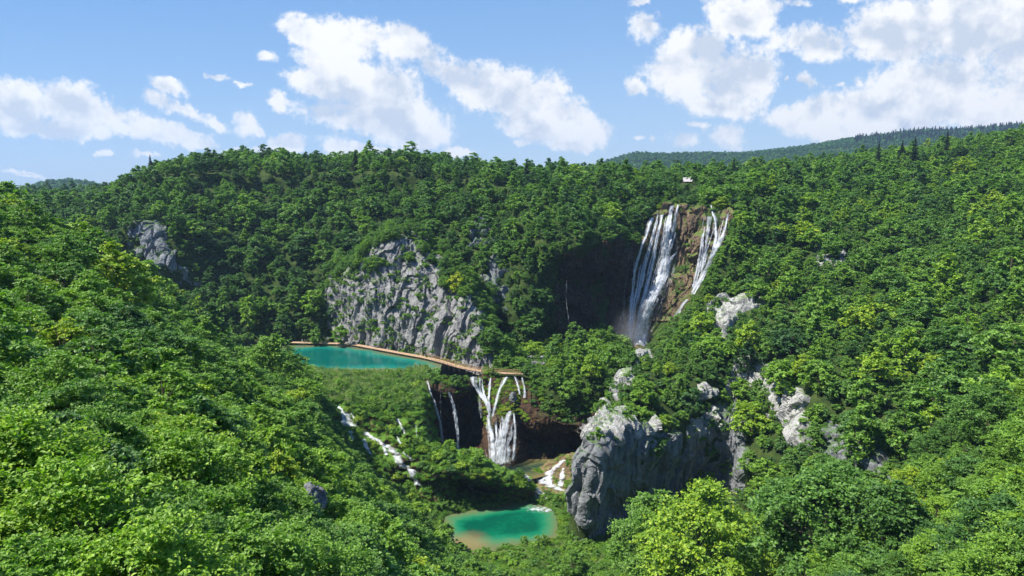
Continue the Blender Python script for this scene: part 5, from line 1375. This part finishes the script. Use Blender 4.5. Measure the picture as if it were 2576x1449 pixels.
for u, v, rz, sh, tr, lab, hh in [
   (760.5,862,1.4,M_white_shirt,M_white_shirt,'person in a white shirt on the boardwalk at the lake shore',1.7),
   (768,861.5,1.7,M_blue_cloth,M_dark_cloth,'person in blue beside the one in white on the boardwalk',1.75),
   (776,861.5,-1.5,M_grey_cloth,M_dark_cloth,'person in grey in the middle of the walkers on the boardwalk',1.8),
   (781,862,-1.6,M_dark_cloth,M_grey_cloth,'person in dark clothes at the right end of the walkers',1.65)]:
    p = atz(u, v, -66.66); q = PX[np.argmin(np.linalg.norm(PX[:, :2] - p[:2], axis=1))]
    person((p[0], q[1] + rg.uniform(-.5, .5), q[2] + .03), rz, sh, tr, lab, hh)
bp = atz(821, 862, -66.9) + np.array([0, 2.5, 0])
b = thing('information_board', 'small pale board on two posts beside the lake shore boardwalk', 'sign', bp)
m = MB(); m.box((0, 0, 1.35), 1.1, .06, .9); m.build('panel', M_sign, b)
for x in (-.45, .45): m = MB(); m.tube([(x, .06, -.6), (x, .06, 1.85)], .05, 6); m.build('post', M_bark, b)

hp = at(1730, 482, 398); hb = cast(1730, 484, ['B', 'J'])
gz = hp[2]
for k_ in ('B',):
    h_ = BVH[k_].ray_cast(Vector((hp[0], hp[1], 400)), Vector((0, 0, -1)))
    if h_[0] is not None: gz = h_[0].z
roofz = atz(1730, 468, (at(1730, 468, 398)[2] - 100))[2]
hut = thing('hut', 'small wooden hut with a pale shingle roof among the trees above the great fall', 'hut', (hp[0], hp[1], gz), R(-6))
top = max(3.2, roofz - gz + 1.3); ev = top - 2.3
m = MB(); m.box((0, 0, ev / 2 - .2), 4.6, 4.0, ev + .4); m.build('wall', M_hutwall, hut)
m = MB()
V = [(-2.9,-2.5,ev-.1),(2.2,-2.5,ev-.1),(3.0,0,top),(-3.0,0,top),(-2.9,2.5,ev-.1),(2.2,2.5,ev-.1)]
V2 = V + [(x, y, z + .14) for x, y, z in V]
Tq = [(6,7,8,9),(9,8,11,10),(0,3,2,1),(3,4,5,2),(0,1,7,6),(1,2,8,7),(2,5,11,8),(5,4,10,11),(4,3,9,10),(3,0,6,9)]
m.add(V2, [t for q in Tq for t in ((q[0],q[1],q[2]),(q[0],q[2],q[3]))])
for r_ in range(1, 9):
    t_ = r_ / 9; m.box((-.05 - .35*(1-t_)*0, -2.5 * (1 - t_), ev - .1 + (top - ev + .1) * t_ + .16), 5.1 + .8 * t_, .05, .05)
m.build('roof', M_roof, hut)
g = MB(); g.add([(2.32, -2.0, ev), (2.32, 2.0, ev), (2.75, 0, top - .15), (2.25, -2.0, ev), (2.25, 2.0, ev), (2.68, 0, top - .15)], [(0, 1, 2), (3, 5, 4), (0, 2, 5), (0, 5, 3), (1, 4, 5), (1, 5, 2), (0, 3, 4), (0, 4, 1)]); g.build('gable', M_hutwall, hut)

def boulder(p, s, mat, label, seed, cat='rock', name='boulder', sink=.25):
    import bmesh
    bm = bmesh.new(); bmesh.ops.create_icosphere(bm, subdivisions=5, radius=1.0)
    V = np.array([v.co for v in bm.verts]); n = V.copy(); Q = V * np.array(s)
    dd = 0.5 * cell(V * 1.0 + seed, 1.3, seed) + .22 * cell(V, 3.1, seed) + .2 * fbm(V, 1.2, 4, seed) + .06 * cell(V, 7.0, seed)
    V = (V + n * dd[:, None] * .5) * np.array(s)
    for v, c in zip(bm.verts, V): v.co = c
    me = bpy.data.meshes.new(name); bm.to_mesh(me); bm.free(); me.materials.append(mat)
    up = me.attributes.new('up', 'FLOAT', 'POINT'); nn = np.zeros(len(me.vertices) * 3, np.float32); me.vertices.foreach_get('normal', nn); up.data.foreach_set('value', np.ascontiguousarray(nn.reshape(-1, 3)[:, 2] * .7))
    o = link(name, me, None, label=label, category=cat); o.location = np.array(p) + (0, 0, s[2] * (1 - 2 * sink) * .5)
    return o
def on(u, v, keys): h = cast(u, v, keys); return np.array(h[0])
boulder(on(1313, 928, ['G', 'F', 'L']) , (1.9, 1.6, 1.7), M_lime, 'brownish grey boulder at the right end of the boardwalk', 1.3)
boulder(on(1291, 1000, ['F']) + (0, -.6, -1), (1.2, 1.2, 2.6), M_lime_shade, 'upright grey boulder between the arms of the central waterfall', 2.7)
boulder(on(1606, 878, ['G', 'W', 'B', 'J']), (2.4, 2.0, 1.5), M_wall, 'reddish brown boulder in front of the foot of the tallest waterfall', 4.1)
boulder(on(1250, 1055, ['F']) + (0, -1.0, -.5), (1.9, 1.6, 2.0), M_wall, 'mossy brown boulder parting the central waterfall', 5.3)
boulder(at(785, 1268, 60), (1.25, 1.1, 1.5), M_lime_shade, 'dark blue-grey rock showing through the bushes of the near left slope', 6.6)
boulder(at(1722, 905, 235), (1.6, 1.4, 1.2), M_lime, 'small pale rock among the trees below the tallest fall', 7.9)
for i, (u, v, s_) in enumerate([(1338, 903, 1.3), (1352, 897, 1.6), (1366, 903, 1.2), (1345, 915, 1.0), (1360, 918, 1.2)]):
    boulder(on(u, v, ['G']) + (0, 0, .3), (s_ * 1.3, s_, s_ * .6), M_lime, ['flat pale slab left of the rocky clearing', 'largest pale slab of the rocky clearing right of the boardwalk', 'rightmost pale slab of the rocky clearing', 'small pale slab at the front of the rocky clearing, left one', 'small pale slab at the front of the rocky clearing, right one'][i], 9.0 + i)

def bare_shrub(p, h, label, seed):
    r = np.random.RandomState(seed); m = MB()
    def grow(a, d, L, rad, k):
        b = a + d * L; mid = (a + b) / 2 + r.normal(size=3) * L * .06; m.tube([a, mid, b], [rad, rad * .8, rad * .55], 5, cap=False)
        if k:
            for _ in range(3): q = d + r.normal(size=3) * .5 + (0, 0, .1); q /= np.linalg.norm(q); grow(mid + (b - mid) * r.uniform(0, 1), q, L * .68, rad * .5, k - 1)
    for _ in range(5): q = r.normal(size=3) * .5 + (0, 0, 1.0); grow(np.zeros(3), q / np.linalg.norm(q), h * .4, .07, 3)
    o = m.build('bare_shrub', M_twig, None, smooth=True, label=label, category='shrub'); o.location = p
bare_shrub(at(1462, 1105, 180), 6.0, 'leafless grey shrub leaning out at the left edge of the grey cliff', 1)
bare_shrub(atz(1562, 1398, -95.8), 4.5, 'leafless grey shrub on the ground at the foot of the grey cliff', 2)

# ------------------------------------------------------------------ summer haze over the whole valley
m, n = new_mat('haze_air')
n.add('ShaderNodeOutputMaterial', {'Volume': n.add('ShaderNodeVolumePrincipled', {'Color': (0.50, 0.72, 1.0, 1), 'Density': 0.00010, 'Anisotropy': 0.2}).outputs[0]})
mb = MB(); mb.box((0, 1500, 230), 16000, 8000, 474); mb.build('haze', m, kind='stuff', label='thin blue summer haze in the air')

# spray drifting in front of the dark wall at the foot of the tallest fall
m, n = new_mat('spray')
oc = n.add('ShaderNodeTexCoord').outputs['Object']
rr = n.vmath('LENGTH', n.vmath('DIVIDE', oc, (11, 6, 15)), out=1)
dn = n.math('MULTIPLY', n.math('POWER', n.math('MAXIMUM', n.math('SUBTRACT', 1.0, rr), 0.0), 1.6), n.math('MULTIPLY', n.noise(oc, .22, 4, .6), 0.13))
n.add('ShaderNodeOutputMaterial', {'Volume': n.add('ShaderNodeVolumePrincipled', {'Color': (0.95, 0.97, 1.0, 1), 'Density': dn}).outputs[0]})
import bmesh
bm = bmesh.new(); bmesh.ops.create_icosphere(bm, subdivisions=3, radius=1.0)
for v in bm.verts: v.co = (v.co.x * 11, v.co.y * 6, v.co.z * 15)
me = bpy.data.meshes.new('mist'); bm.to_mesh(me); bm.free(); me.materials.append(m)
o = link('mist', me, None, kind='stuff', label='thin white spray at the foot of the tallest waterfall'); o.location = at(1588, 842, 292)
